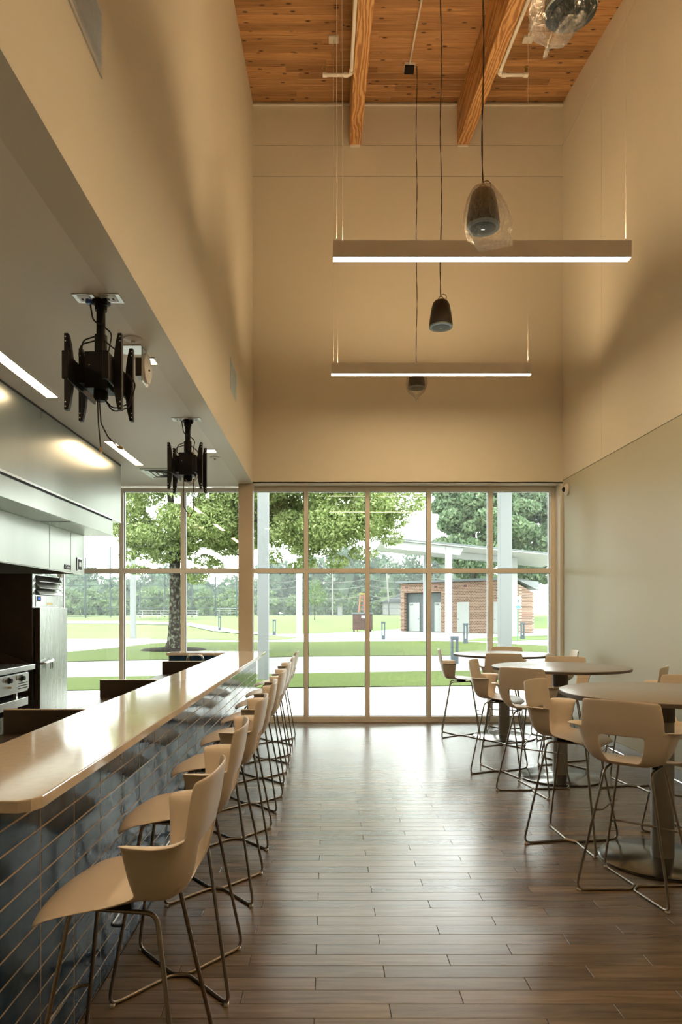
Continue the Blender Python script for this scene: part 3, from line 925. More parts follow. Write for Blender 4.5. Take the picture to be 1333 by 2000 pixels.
for rw in range(13):
    h = TH if rw < 12 else 1.0155 - 12 * TH
    vs, fs = slab_verts(.318, h - .0055, .006, .0012)
    ts.add([(p[0] - 1.136, 2.0420 - p[2], p[1] + rw * TH + h / 2) for p in vs], [f[::-1] for f in fs])
o = ts.build('tile_remainder', M['tile'], bw); o['kind'] = 'stuff'

XE, XBK = -.845, -1.352
top = [(XE, 2.06), (XE, 9.53), (XE - .06, 9.59), (-2.15, 9.59), (-2.15, 9.235), (XBK, 9.235), (XBK, 2.0), (XE - .05, 2.0), (XE - .018, 2.018)]
ct = MB().prism(top, 'z', HC - .038, HC)
single(ct, 'countertop', M['stone'], 'long polished cream stone bar top', 'countertop', bevel=.004)

# ------------------------------------------------------------------ kitchen side behind the bar
r = empty('work_counter', (-1.59, 5.6, 0), 'dark steel work counter behind the bar with upright end splashes', 'counter')
MB().box(-1.80, -1.36, 2.1, 9.15, .12, .885).build('body', M['dark_steel'], r)
MB().box(-1.825, -1.356, 2.08, 9.17, .885, .915).build('worktop', M['dark_steel'], r, bevel=.003)
for (y, z1) in ((3.90, 1.052), (5.55, 1.055), (7.65, 1.055)):
    MB().box(-1.823, -1.356, y, y + .025, .9155, z1 - .004).build('end_splash', M['dark_steel'], r)
    MB().box(-1.823, -1.356, y - .002, y + .027, z1 - .004, z1).build('splash_edge', M['column'], r)
for y in (2.3, 4.6, 6.9, 8.9):
    for x in (-1.76, -1.42):
        MB().tube([(x, y, 0), (x, y, .12)], .02, 10).build('leg', M['steel_trim'], r)
MB().box(-1.79, -1.42, 7.9, 8.6, .9155, .925).box(-1.77, -1.44, 7.93, 8.57, .9251, .9275).build('sink_rim', M['steel_trim'], r)
r = empty('faucet', (-1.45, 8.1, .925), 'chrome gooseneck faucet at the bar sink', 'faucet')
MB().lathe([(.025, 0), (.025, .02), (.014, .03)], 16, (-1.45, 8.1, .925)).build('base', M['chrome'], r, smooth=True)
MB().tube(arc_path([(-1.45, 8.1, .93), (-1.45, 8.1, 1.10), (-1.62, 8.05, 1.10), (-1.63, 8.05, 1.02)], .07, 8), .010, 10).build('spout', M['chrome'], r, smooth=True)
MB().tube([(-1.45, 8.1, .96), (-1.45, 8.17, .985)], .006, 8).build('lever', M['chrome'], r)

# exhaust hood
r = empty('exhaust_hood', (-3.3, 6.3, 2.05), 'large stainless steel kitchen exhaust hood hung under the soffit', 'hood')
XH = -2.56
MB().box(XK + .03, XH, 3.9, 8.59, 2.72, ZS - .003).build('upper_enclosure', M['steel'], r, bevel=.004)
MB().box(XH + .0005, XH + .006, 3.9, 8.575, ZS - .02, ZS - .004).build('top_trim', M['gasket'], r)
MB().box(XK + .03, XH + .005, 3.9, 8.592, 2.700, 2.7195).build('hem', M['steel_trim'], r)
MB().box(XK + .03, XH - .02, 3.9, 8.30, 2.685, 2.6995).build('shadow_gap', M['gasket'], r)
MB().box(XK + .03, XH - .012, 3.9, 8.31, 2.51, 2.6845).build('band', M['steel'], r, bevel=.003)
MB().box(-2.932, -2.91, 3.9, 8.30, 2.05, 2.509).build('front_skirt', M['steel'], r, bevel=.002)
MB().box(XK + .03, -2.933, 8.28, 8.30, 2.05, 2.509).build('end_skirt', M['steel'], r)
MB().box(-2.96, -2.9325, 3.9, 8.28, 2.045, 2.06).build('drip_lip', M['steel_trim'], r)
MB().box(-2.90, -2.60, 7.0, 7.004, 2.505, 2.5098).build('seam', M['gasket'], r)
for y in (7.25, 7.86):
    MB().box(-2.9098, -2.9085, y, y + .004, 2.06, 2.50).build('panel_seam', M['gasket'], r)
for k in range(8):
    MB().box(-4.30, -3.35, 4.1 + k * .51, 4.58 + k * .51, 2.42, 2.445).build('baffle_filter', M['steel_trim'], r)
cp = MB().box(-2.9098, -2.900, 8.04, 8.20, 2.08, 2.23).build('control_panel', M['steel_trim'], r)
MB().box(-2.8998, -2.898, 8.065, 8.185, 2.09, 2.215).build('control_face', M['gasket'], cp)
MB().box(-2.8979, -2.8965, 8.09, 8.16, 2.13, 2.18).build('control_screen', M['plate'], cp)
npl = MB().box(-2.9098, -2.906, 7.66, 7.86, 2.075, 2.125).build('name_plate', M['gasket'], r)
def text(body, size, loc, rot, m, parent, name='lettering', ext=.0006):
    cu = bpy.data.curves.new(name, 'FONT'); cu.body = body; cu.size = size; cu.align_x = 'CENTER'; cu.align_y = 'CENTER'; cu.extrude = ext
    t = bpy.data.objects.new(name, cu); COL.objects.link(t)
    dg = bpy.context.evaluated_depsgraph_get()
    me = bpy.data.meshes.new_from_object(t.evaluated_get(dg)); bpy.data.objects.remove(t)
    me.materials.clear(); me.materials.append(m)
    o = place(name, me, parent, Vector(loc) - OFF.get(parent.name, Vector((0, 0, 0))), rot)
    return o
text('Captive', .042, (-2.9055, 7.76, 2.10), (math.pi / 2, 0, math.pi / 2), M['plate'], npl)

# refrigerator
r = empty('refrigerator', (-3.47, 7.69, 0), 'tall stainless reach-in refrigerator under the end of the hood', 'refrigerator')
XF, ya, yb = -3.10, 7.27, 8.11
MB().box(-3.86, XF - .001, ya, ya + .012, .12, 2.0).build('side_panel', M['dark_steel'], r)  # stainless side; reflection of the dark kitchen put into its dark brown colour
MB().box(-3.86, XF, ya + .0125, yb, .12, 2.0).build('cabinet', M['steel_trim'], r, bevel=.003)
MB().box(XF - .0, XF + .006, ya, ya + .075, .12, 2.0).build('front_stile', M['steel_door'], r)
MB().box(XF - .0, XF + .006, yb - .09, yb, .12, 2.0).build('front_stile', M['steel_door'], r)
MB().box(XF + .0005, XF + .003, ya + .078, yb - .092, 1.78, 1.99).build('grille_recess', M['dark_interior'], r)
for k in range(3):
    z = 1.785 + k * .068
    MB().prism([(XF + .003, z + .065), (XF + .004, z + .05), (XF + .05, z + .0), (XF + .053, z + .004)], 'y', ya + .08, yb - .12).build('louvre', M['steel_trim'], r)
hd = MB().box(XF, XF + .010, ya + .078, yb - .092, 1.655, 1.775).build('header', M['steel_door'], r)
MB().box(XF + .0102, XF + .014, ya + .10, ya + .20, 1.715, 1.765).build('display', M['gasket'], hd)
MB().box(XF + .0142, XF + .015, ya + .125, ya + .175, 1.73, 1.755).build('readout', M['display'], hd)
bd = MB().box(XF + .0102, XF + .013, ya + .36, ya + .52, 1.675, 1.70).build('badge', M['brass'], hd)
dr = MB().box(XF + .008, XF + .062, ya + .055, yb - .015, .20, 1.645).build('door', M['steel_door'], r, bevel=.004)
MB().box(XF + .010, XF + .058, ya + .050, ya + .0545, .20, 1.645).build('door_gasket', M['dark_steel'], dr)
MB().box(XF + .03, XF + .05, ya + .030, ya + .0495, 1.00, 1.09).build('latch', M['gasket'], dr)
MB().tube(arc_path([(XF + .062, ya + .075, 1.055), (XF + .105, ya + .075, 1.055), (XF + .105, ya + .30, 1.075)], .02), .014, 10).build('handle', M['chrome'], dr, smooth=True)
for q in (0, .05):
    MB().box(XF + .10, XF + .104, ya + .23 + q, ya + .25 + q, .985, 1.05).build('key', M['dark_steel'], dr)
MB().tube([(XF + .03, yb - .008, 1.5), (XF + .03, yb - .008, 1.62)], .012, 10).build('hinge', M['chrome'], r)
for (x, y) in ((-3.78, 7.35), (-3.2, 7.35), (-3.78, 8.03), (-3.2, 8.03)):
    MB().tube([(x, y, 0), (x, y, .121)], .022, 10).build('leg', M['steel_trim'], r)

# griddle on its stand
r = empty('griddle', (-3.45, 6.2, 0), 'stainless gas griddle with black knobs beside the refrigerator', 'griddle')
XG = -3.05
MB().box(-3.95, XG - .012, 5.2, 7.08, .80, .99).build('body', M['steel_trim'], r)
MB().box(XG - .012, XG, 5.2, 7.08, .82, .985).build('control_panel', M['steel_trim'], r, bevel=.002)
MB().box(-3.60, XG + .06, 5.2, 7.10, 1.015, 1.07).build('front_rail', M['steel_trim'], r, bevel=.006)
MB().box(-3.95, -3.62, 5.2, 7.08, .995, 1.04).build('plate', M['dark_steel'], r)
MB().prism([(-3.95, .99), (XG - .02, .99), (XG - .02, 1.075), (-3.32, 1.175), (-3.95, 1.175)], 'y', 7.081, 7.099).build('side_splash', M['dark_steel'], r)
MB().box(-3.97, -3.95, 5.2, 7.099, .8, 1.30).build('back_splash', M['dark_steel'], r)
for y in (5.6, 6.03, 6.33, 6.63, 6.91):
    k = MB().lathe([(.034, 0), (.034, .006), (.024, .008), (.022, .034), (.003, .036)], 20, (XG + .0005, y, .94), 'x').build('knob', M['gasket'], r, smooth=True)
    MB().lathe([(.036, -.0005), (.036, .003), (.034, .004)], 20, (XG + .0005, y, .94), 'x').build('bezel', M['chrome'], k)
    MB().box(XG + .0005, XG + .003, y - .115, y - .095, .93, .97).build('label_plate', M['brass'], r)
for y in (6.0, 6.63):
    MB().tube([(XG, y, .875), (XG + .03, y, .875)], .010, 8).build('valve', M['brass'], r)
for z in (.835, .86, .885):
    MB().box(XG + .0003, XG + .002, 6.84, 7.05, z, z + .010).build('vent_slot', M['gasket'], r)
MB().box(-3.95, XG - .01, 5.2, 7.09, .655, .735).build('stand_shelf', M['steel_trim'], r, bevel=.003)
MB().box(-3.93, XG - .03, 5.22, 7.07, .12, .60).build('oven_base', M['steel_trim'], r)
MB().box(XG - .0295, XG - .015, 5.25, 6.84, .43, .60).build('drawer', M['steel_door'], r)
MB().box(XG - .0295, XG - .015, 5.25, 6.84, .20, .40).build('drawer', M['steel_door'], r)
MB().box(XG - .0295, XG - .02, 6.86, 6.96, .54, .60).build('display', M['display'], r)
for (x, y) in ((-3.85, 5.3), (-3.15, 5.3), (-3.85, 7.0), (-3.15, 7.0)):
    MB().box(x - .02, x + .02, y - .02, y + .02, 0, .121).build('leg', M['steel_trim'], r)
    for (za, zb_) in ((.60, .656), (.735, .80)): MB().box(x - .015, x + .015, y - .015, y + .015, za, zb_).build('post', M['steel_trim'], r)

# ------------------------------------------------------------------ shell stool
def shell_mesh():
    yf = -.075
    rowsd = [(.026, -.100, .738), (.085, -.140, .738), (.138, -.178, .746), (.178, -.205, .764), (.206, -.224, .793),
             (.227, -.238, .830), (.242, -.248, .875), (.253, -.255, .915), (.262, -.260, .948)]
    upper = [(.262, -.268, .972), (.260, -.276, 1.02), (.256, -.284, 1.07), (.250, -.292, 1.118)]
    th = [0, 8, 15, 22, 31, 41, 53, 66, 79, 90]
    straight = [.4, 1.0]
    ex = 2 / 2.7
    nc = len(th) + len(straight)
    BI = 6        # column where the tall back ends
    def pt(wd, yb, z, i, sgn):
        yc = yb + .55 * (yf - yb)
        if i < len(th):
            a = math.radians(th[i])
            x = wd * math.sin(a) ** ex; y = yc + (yb - yc) * math.cos(a) ** ex
        else:
            t = straight[i - len(th)]
            x = wd; y = yc + (yf - yc) * t
        return (sgn * x, y, z)
    vs, fs, idx = [], [], {}
    def vid(key, p):
        if key not in idx: idx[key] = len(vs); vs.append(p)
        return idx[key]
    cols = [(-1, i) for i in range(nc - 1, 0, -1)] + [(1, i) for i in range(nc)]
    def gv(r, c):
        s, i = cols[c]
        if r < 9:
            p = pt(*rowsd[r], i, s)
            if r >= 5:      # the arm front edge leans forward a little
                if i >= len(th): p = (p[0], p[1] + .02 * (r - 4) / 4 * straight[i - len(th)], p[2])
            return vid(('r', r, c), p)
        u = upper[r - 9]
        p = pt(*u, i, s)
        zz = p[2]
        if r == 12: zz -= .006 * (i / BI) ** 2
        return vid(('r', r, c), (p[0] * (1.0 if r < 11 else .985), p[1], zz))
    for r in range(8):
        for c in range(len(cols) - 1):
            i0, i1 = cols[c][1], cols[c + 1][1]
            if 3 <= r < 7 and max(i0, i1) <= 3: continue
            fs.append((gv(r, c), gv(r, c + 1), gv(r + 1, c + 1), gv(r + 1, c)))
    for r in range(8, 12):
        for c in range(len(cols) - 1):
            if max(cols[c][1], cols[c + 1][1]) <= BI:
                fs.append((gv(r, c), gv(r, c + 1), gv(r + 1, c + 1), gv(r + 1, c)))
    # arm ledges
    fo = {6: .022, 7: .048, 8: .064, 9: .068, 10: .060, 11: .030}
    def lv(c):
        s, i = cols[c]
        x, y, z = vs[gv(8, c)]
        a = math.radians(th[i]) if i < len(th) else math.pi / 2
        return vid(('l', c), (x + s * fo[i] * math.sin(a), y - fo[i] * math.cos(a) * .8, z + .008 - (.004 if i == 11 else 0)))
    for c in range(len(cols) - 1):
        if min(cols[c][1], cols[c + 1][1]) >= BI:
            fs.append((gv(8, c), gv(8, c + 1), lv(c + 1), lv(c)))
    # bowl centre
    n = len(cols); mid = nc - 1
    for q in range(nc - 1):
        a, b = mid - q, mid + q
        a2, b2 = mid - q - 1, mid + q + 1
        if q == 0: fs.append((gv(0, a), gv(0, a2), gv(0, b2)))
        else: fs.append((gv(0, a), gv(0, a2), gv(0, b2), gv(0, b)))
    # front pan
    fr = [(.05, .739, 1.17, 0), (.12, .740, 1.26, .0), (.19, .737, 1.31, -.002), (.25, .726, 1.30, -.008), (.292, .702, 1.17, -.012)]
    base = [gv(r, 0) for r in (3, 2, 1, 0)] + [gv(r, n - 1) for r in (0, 1, 2, 3)]
    prev = base
    for q, (dy, z, sc, ed) in enumerate(fr):
        cur = []
        for k, b in enumerate(base):
            x, y, zz = vs[b]
            e = abs(x) / .178
            lift = (zz - .738) * max(0, 1 - (q + 1) * .34)
            fy = yf + dy * 1.08 - (.03 * e ** 2.5 if q == 4 else .012 * e ** 2 if q == 3 else 0)
            cur.append(vid(('f', q, k), (x * sc * (1.06 if q < 4 else 1.12), fy, z + lift + ed * e * e)))
        for k in range(7): fs.append((prev[k], prev[k + 1], cur[k + 1], cur[k]))
        prev = cur
    return vs, fs

def chair_proto():
    r = empty('bar_stool', (0, 0, 0))
    vs, fs = shell_mesh()
    o = MB().add(vs, fs).build('shell', M['shell'], r, smooth=True)
    s = o.modifiers.new('solid', 'SOLIDIFY'); s.thickness = .010; s.offset = 0
    b = o.modifiers.new('sub', 'SUBSURF'); b.levels = 2; b.render_levels = 2
    bake(o)
    o.data.polygons.foreach_set("use_smooth", [True] * len(o.data.polygons))
    R = .0072
    for sx in (-1, 1):
        fl, bl = (.25 * sx, .245, R), (.25 * sx, -.245, R)
        tf, tb = (.125 * sx, .135, .715), (.125 * sx, -.125, .700)
        loop = [(.0095 * sx, .04, R), fl, tf, tb, bl, (.0095 * sx, -.04, R)]
        MB().tube(arc_path(loop, .045, 6, True), R, 10, True).build('leg_frame', M['rod'], r, smooth=True)
        for (x, y) in ((.235 * sx, .230), (.235 * sx, -.230)):
            MB().box(x - .014, x + .014, y - .010, y + .010, .0003, .012).build('glide', M['glide'], r, bevel=.003)
        MB().box(min(.11 * sx, .14 * sx), max(.11 * sx, .14 * sx), -.05, .06, .715, .736).build('seat_bracket', M['black'], r)
    t = (.31 - R) / (.715 - R)
    xf, yf_ = .25 + (.125 - .25) * t, .245 + (.135 - .245) * t
    MB().tube(arc_path([(-xf, yf_, .31), (-xf + .012, yf_ + .055, .305), (xf - .012, yf_ + .055, .305), (xf, yf_, .31)], .035, 5), R * .9, 10).build('footrest', M['rod'], r, smooth=True)
    return r
proto = chair_proto()
_first = [True]
def stool(x, y, face, label, group):
    """face: direction the sitter looks, degrees counter-clockwise from +X"""
    o = proto if _first[0] else copy_tree(proto)
    _first[0] = False
    o.location = (x, y, 0); o.rotation_euler = (0, 0, math.radians(face - 90))
    tag(o, label, 'bar stool', group)
    return o
ordn = ['nearest the camera', 'second from the camera', 'third from the camera', 'fourth from the camera', 'fifth from the camera', 'sixth from the camera', 'seventh from the camera', 'farthest from the camera']
by = [2.20, 3.05, 4.00, 4.88, 5.76, 6.66, 7.52, 8.55]
bf = [178, 181, 179, 182, 178, 180, 181, 179]
bx = [-.63, -.645, -.64, -.645, -.635, -.64, -.645, -.65]
for k in range(8):
    stool(bx[k], by[k], bf[k], 'cream shell stool at the blue tiled bar, ' + ordn[k], 'stools along the bar')

# ------------------------------------------------------------------ round tables
def table(x, y, z, rad, label):
    r = empty('round_table', (x, y, 0), label, 'table', 'round bar-height tables')
    MB().lathe([(rad - .004, z - .0265), (rad, z - .024), (rad, z - .004), (rad - .003, z - .0035)], 96, (x, y, 0)).build('edge_band', M['table_edge'], r, smooth=True)
    MB().lathe([(rad - .0032, z - .0035), (rad - .0038, z - .0008), (rad - .006, z), (.01, z)], 96, (x, y, 0)).build('top', M['table'], r, smooth=True)
    MB().lathe([(.30, z - .028), (.30, z - .034), (.12, z - .05), (.072, z - .06)], 40, (x, y, 0)).build('top_plate', M['black'], r, smooth=True)
    MB().tube([(x, y, .03), (x, y, z - .055)], .070, 40).build('pedestal', M['pedestal'], r, smooth=True)
    MB().lathe([(.0715, z - .19), (.074, z - .188), (.074, z - .06), (.0715, z - .058)], 40, (x, y, 0)).build('collar', M['table_edge'], r, smooth=True)
    MB().lathe([(.385, .001), (.39, .004), (.39, .012), (.38, .017), (.11, .026), (.075, .032)], 72, (x, y, 0)).build('base', M['pedestal_base'], r, smooth=True)
M['pedestal_base'] = simple('base_disc', (.22, .21, .19), .18, metal=1, var=.02)
TA, TB, TC = (2.16, 4.47), (2.255, 6.72), (2.26, 8.87)
table(*TA, 1.085, .635, 'round table nearest the camera at the right edge')
table(*TB, 1.072, .645, 'round table in the middle of the three tables')
table(*TC, 1.065, .635, 'round table closest to the window wall')
def at_table(T, x, y, label, group, turn=0):
    f = math.degrees(math.atan2(T[1] - y, T[0] - x)) + turn
    stool(x, y, f, label, group)
g = 'stools around the nearest table'
at_table(TA, 1.775, 4.01, 'cream stool with its back to the camera at the nearest table', g)
at_table(TA, 1.70, 4.83, 'cream stool on the left far side of the nearest table', g)
at_table(TA, 2.62, 5.08, 'cream stool on the far side of the nearest table, cut by the frame', g)
g = 'stools around the middle table'
at_table(TB, 1.85, 6.23, 'cream stool with its back to the camera at the middle table', g)
at_table(TB, 1.725, 6.95, 'cream stool on the left side of the middle table', g)
at_table(TB, 2.50, 7.33, 'cream stool on the far side of the middle table', g)
at_table(TB, 2.80, 6.36, 'cream stool between the middle table and the right wall', g)
g = 'stools around the farthest table'
at_table(TC, 2.13, 8.37, 'cream stool with its back to the camera at the farthest table', g)
at_table(TC, 1.72, 8.96, 'cream stool on the left of the farthest table by the glass', g)
at_table(TC, 2.42, 9.40, 'cream stool behind the farthest table against the window', g)
at_table(TC, 2.86, 8.78, 'cream stool between the farthest table and the right wall', g)

# ------------------------------------------------------------------ outdoors: ground
def tz(y): return 0 if y < 58 else (1.1 * (y - 58) / 20 if y < 78 else 1.1 + (y - 78) * .002)
def strip_mesh(name, near, far, z, m, label, cat):
    """ground sheet between two polylines (x, y)"""
    n = 14
    def res(pl):
        xs_ = [p[0] for p in pl]; ys_ = [p[1] for p in pl]
        tt = np.linspace(0, 1, len(pl)); t = np.linspace(0, 1, n * 3)
        return list(zip(np.interp(t, tt, xs_), np.interp(t, tt, ys_)))
    A, B = res(near), res(far)
    mb = MB(); vs = []
    rowsn = 8
    for j in range(rowsn + 1):
        s = j / rowsn
        for a, b in zip(A, B):
            x, y = a[0] * (1 - s) + b[0] * s, a[1] * (1 - s) + b[1] * s
            vs.append((x, y, tz(y) + z))
    W = n * 3
    fs = [(j * W + i, j * W + i + 1, (j + 1) * W + i + 1, (j + 1) * W + i) for j in range(rowsn) for i in range(W - 1)]
    k = len(vs)
    mb.add(vs, fs)
    o = mb.build(name, m)
    return tag(o, label, cat, kind='structure')
# big field
ys = [10.17, 30, 50, 57.9, 58, 62, 66, 70, 74, 78, 90, 120, 170]
vs = []; fs = []
for j, y in enumerate(ys):
    for i in range(25): vs.append((-120 + i * 10, y, tz(y) - .06))
for j in range(len(ys) - 1):
    for i in range(24): fs.append((j * 25 + i, j * 25 + i + 1, (j + 1) * 25 + i + 1, (j + 1) * 25 + i))
tag(MB().add(vs, fs).build('ground', M['grass_far']), 'pale green playing field rising to the tree line', 'field', kind='structure')
strip_mesh('patio', [(-16, 10.18), (16, 10.18)], [(-16, 13.1), (-5.29, 14.05), (-.39, 14.6), (2.3, 14.85), (4.9, 15.1), (16, 16)], 0.0, M['concrete'], 'pale concrete patio right outside the windows', 'patio')
jt = bpy.data.objects['patio']
for (a, b) in (((-3.2, 10.2), (-3.0, 14.3)), ((.72, 10.2), (.35, 14.65)), ((3.6, 10.2), (2.9, 14.9))):
    MB().add([(a[0] - .008, a[1], .002), (a[0] + .008, a[1], .002), (b[0] + .008, b[1], .002), (b[0] - .008, b[1], .002)], [(0, 1, 2, 3)]).build('joint', M['siding'], jt)
strip_mesh('grass_strip', [(-16, 13.1), (-5.29, 14.05), (-.39, 14.6), (2.3, 14.85), (4.9, 15.1), (16, 16)], [(-18, 14.3), (-6.3, 16.75), (-.47, 17.85), (2.87, 18.55), (6.14, 18.9), (18, 20.2)], .02, M['grass'], 'strip of mown grass between the patio and the path', 'grass')
strip_mesh('path', [(-18, 14.3), (-6.3, 16.75), (-.47, 17.85), (2.87, 18.55), (6.14, 18.9), (18, 20.2)], [(-20, 19), (-8.41, 22.25), (-3.02, 24.1), (-.66, 24.95), (3.94, 25.4), (8.39, 25.85), (20, 27)], -.005, M['road'], 'grey concrete path crossing behind the grass strip', 'path')
strip_mesh('lawn', [(-20, 19), (-8.41, 22.25), (-3.02, 24.1), (-.66, 24.95), (3.94, 25.4), (8.39, 25.85), (20, 27)], [(-20, 21), (-10.4, 27.45), (-9.44, 31.2), (-8.86, 35.3), (-7.51, 36.75), (-4.6, 36.75), (-1, 36.95), (5.9, 38.05), (7.87, 36.75), (10.52, 32.4), (20, 28)], .01, M['grass'], 'lawn around the big tree', 'lawn')
strip_mesh('plaza', [(-30, 21), (-10.4, 27.45), (-9.44, 31.2), (-8.86, 35.3), (-7.51, 36.75), (-4.6, 36.75), (-1, 36.95), (5.9, 38.05), (7.87, 36.75), (10.52, 32.4), (30, 28)], [(-34, 41), (-15.59, 41.25), (-12.4, 42.1), (-9.73, 42.55), (-6, 46), (-3.54, 50.45), (-1.35, 50.9), (2.5, 56.35), (6.0, 60.5), (19, 60.5), (34, 60)], -.02, M['concrete'], 'pale concrete plaza in front of the brick building', 'plaza')
strip_mesh('field_walk', [(-60, 67), (-25.3, 66.9), (-19.2, 66.6), (-13.1, 64.6), (-8.5, 56), (-5.5, 49.5)], [(-60, 70), (-26.5, 70.1), (-20.2, 70.1), (-13.7, 68), (-8.6, 60.5), (-3.9, 51)], .0, M['concrete'], 'pale walkway curving across the field', 'walkway')
strip_mesh('grass_island', [(-10.8, 41.0), (-7.1, 40.0), (-4.62, 39.1), (-2.37, 40.15)], [(-10.0, 44.8), (-6.5, 47.2), (-4.0, 47.9), (-1.9, 43.6)], .0, M['grass_far'], 'rounded grass island between two walkways', 'grass')
strip_mesh('grass_wedge', [(7.44, 38.05), (10.3, 38.75), (13.04, 40.15), (20, 43)], [(7.6, 38.3), (8.92, 41.7), (12.01, 45.2), (19, 50)], .0, M['grass_far'], 'grass wedge in front of the brick building', 'grass')

# ------------------------------------------------------------------ outdoors: trees
def quads(name, P, size, m, parent=None, flat=.0, aspect=.55):
    n = len(P)
    d = np.random.normal(size=(n, 3)); d /= np.linalg.norm(d, axis=1)[:, None]
    e = np.random.normal(size=(n, 3)); e[:, 2] *= (1 - flat)
    e -= d * (e * d).sum(1)[:, None]; e /= np.linalg.norm(e, axis=1)[:, None]
    s = size * np.random.uniform(.6, 1.3, n)[:, None]
    a, b = d * s, e * s * aspect
    V = np.stack([P - a, P + b - a * .1, P + a, P - b - a * .1], 1).reshape(-1, 3)
    if parent is not None: V = V - np.array(OFF[parent.name])
    me = bpy.data.meshes.new(name)
    me.vertices.add(4 * n); me.vertices.foreach_set("co", V.astype(np.float32).ravel())
    me.loops.add(4 * n); me.loops.foreach_set("vertex_index", np.arange(4 * n, dtype=np.int32))
    me.polygons.add(n); me.polygons.foreach_set("loop_start", np.arange(0, 4 * n, 4, dtype=np.int32)); me.polygons.foreach_set("loop_total", np.full(n, 4, dtype=np.int32))
    me.materials.append(m); me.update(calc_edges=True); me.validate()
    return place(name, me, parent)

def crown_points(blobs, n):
    W = np.array([b[3] * b[4] * b[5] for b in blobs]) ** .7; W /= W.sum()
    cnt = np.random.multinomial(n, W)
    out = []
    for (x, y, z, rx, ry, rz), c in zip(blobs, cnt):
        d = np.random.normal(size=(c, 3)); d /= np.linalg.norm(d, axis=1)[:, None]
        rad = np.random.uniform(.30, 1.0, c) ** .45
        out.append(np.array([x, y, z]) + d * rad[:, None] * np.array([rx, ry, rz]))
    return np.concatenate(out)

def clumps(cx_, cy_, cz_, rx, ry, rz, n, br, seed, zmin=None):
    rg = np.random.RandomState(seed)
    bl = []
    while len(bl) < n:
        d = rg.normal(size=3); d /= np.linalg.norm(d)
        q = rg.uniform(.25, 1) ** .4
        p = np.array([cx_, cy_, cz_]) + d * q * np.array([rx, ry, rz])
        if zmin is not None and p[2] < zmin: continue
        s = br * rg.uniform(.65, 1.25)
        bl.append((p[0], p[1], p[2], s, s, s * .6))
    return bl

# big tree by the path
r = empty('oak_tree', (-6.39, 28.95, 0), 'big spreading tree with lichen-covered trunk in a mulch ring', 'tree')
tx, ty = -6.39, 28.95
MB().tube([(tx, ty, -.05), (tx, ty, .12), (tx, ty, .4), (tx + .01, ty, 1.2), (tx + .03, ty, 2.4), (tx + .02, ty, 3.6), (tx + .0, ty, 4.4), (tx - .1, ty, 5.4), (tx - .2, ty, 7.0), (tx - .1, ty, 9)], [.50, .40, .30, .245, .225, .235, .25, .17, .12, .05], 16).build('trunk', M['bark'], r, smooth=True)
for (a, b, c, d, rad) in (((0, 0, 3.7), (.55, .1, 4.15), (1.2, .2, 4.5), (2.6, .5, 4.75), .14), ((-.05, 0, 4.4), (-.7, .2, 5.0), (-1.3, .1, 5.7), (-1.5, 0, 7), .10),
                          ((.0, 0, 4.2), (.5, -.6, 5.2), (1.2, -1.4, 6), (1.8, -2, 7), .10), ((-.1, 0, 5.0), (.6, .8, 5.9), (1.5, 1.6, 6.6), (2.6, 2.2, 7), .09),
                          ((-1.25, .1, 5.6), (-1.75, .0, 5.0), (-1.95, -.1, 4.3), (-2.0, -.1, 3.7), .035), ((1.2, .2, 4.5), (1.9, .3, 4.45), (2.6, .2, 4.0), (3.0, .2, 3.8), .04)):
    MB().tube([(tx + p[0], ty + p[1], p[2]) for p in arc_path([a, b, c, d], .6, 4)], [rad * (1 - .75 * k / 9) for k in range(len(arc_path([a, b, c, d], .6, 4)))] if False else rad * .8, 9).build('branch', M['bark'], r, smooth=True)
bl = clumps(tx + .9, ty, 6.6, 3.6, 3.4, 2.7, 84, .95, 11, 4.2) + clumps(tx + .3, ty - .5, 4.75, 2.0, 2.0, .55, 12, .6, 12, 4.1)
bl += [(tx - 1.8, ty, 4.6, .5, .5, .35), (tx - 1.95, ty - .1, 3.9, .35, .35, .22), (tx - 1.2, ty - .3, 4.0, .55, .5, .25), (tx - .5, ty - .4, 3.75, .5, .4, .22), (tx + 1.3, ty, 3.75, .6, .5, .25), (tx + 1.7, ty + .2, 3.5, .4, .4, .3), (tx + 2.7, ty, 4.2, .5, .5, .3), (tx + .95, ty - .2, 3.1, .55, .5, .38), (tx - 1.6, ty - .2, 3.35, .65, .5, .22), (tx - 1.5, ty, 4.5, .8, .7, .5)]
o = quads('foliage', crown_points(bl, 105000), .085, M['leaf'], r, aspect=.40); o['kind'] = 'stuff'
mr = MB().lathe([(1.35, 0), (1.2, .05), (.6, .09), (.05, .12)], 40, (0, 0, 0))
mr.v = [(tx - .05 + p[0], ty + .1 + p[1] * 1.1, p[2] + .012) for p in mr.v]
single(mr, 'mulch_ring', M['mulch'], 'ring of dark mulch around the big trunk', 'mulch', smooth=True)
# second tree, trunk behind the white porch post
r = empty('oak_tree', (-2.52, 27.2, 0), 'leafy tree spreading over the middle windows, trunk behind a white post', 'tree')
tx, ty = -2.52, 27.2
MB().tube([(tx, ty, -.05), (tx, ty, .5), (tx, ty, 3), (tx + .1, ty, 5), (tx + .4, ty, 9)], [.26, .19, .16, .12, .04], 14).build('trunk', M['bark'], r, smooth=True)
for pts in ([(0, 0, 6.8), (1.4, -.2, 6.3), (2.8, -.3, 5.7), (4.4, -.3, 5.0)], [(0, 0, 5.4), (1.3, .5, 5.4), (2.5, .8, 5.1), (3.8, 1, 4.6)], [(0, 0, 5.0), (-.8, -.3, 5.4), (-1.3, -.4, 6.2)], [(0, 0, 4.6), (.9, -.8, 4.9), (1.9, -1.4, 5.3)]):
    MB().tube([(tx + p[0], ty + p[1], p[2]) for p in arc_path(pts, .6, 4)], .05, 8).build('branch', M['bark'], r, smooth=True)
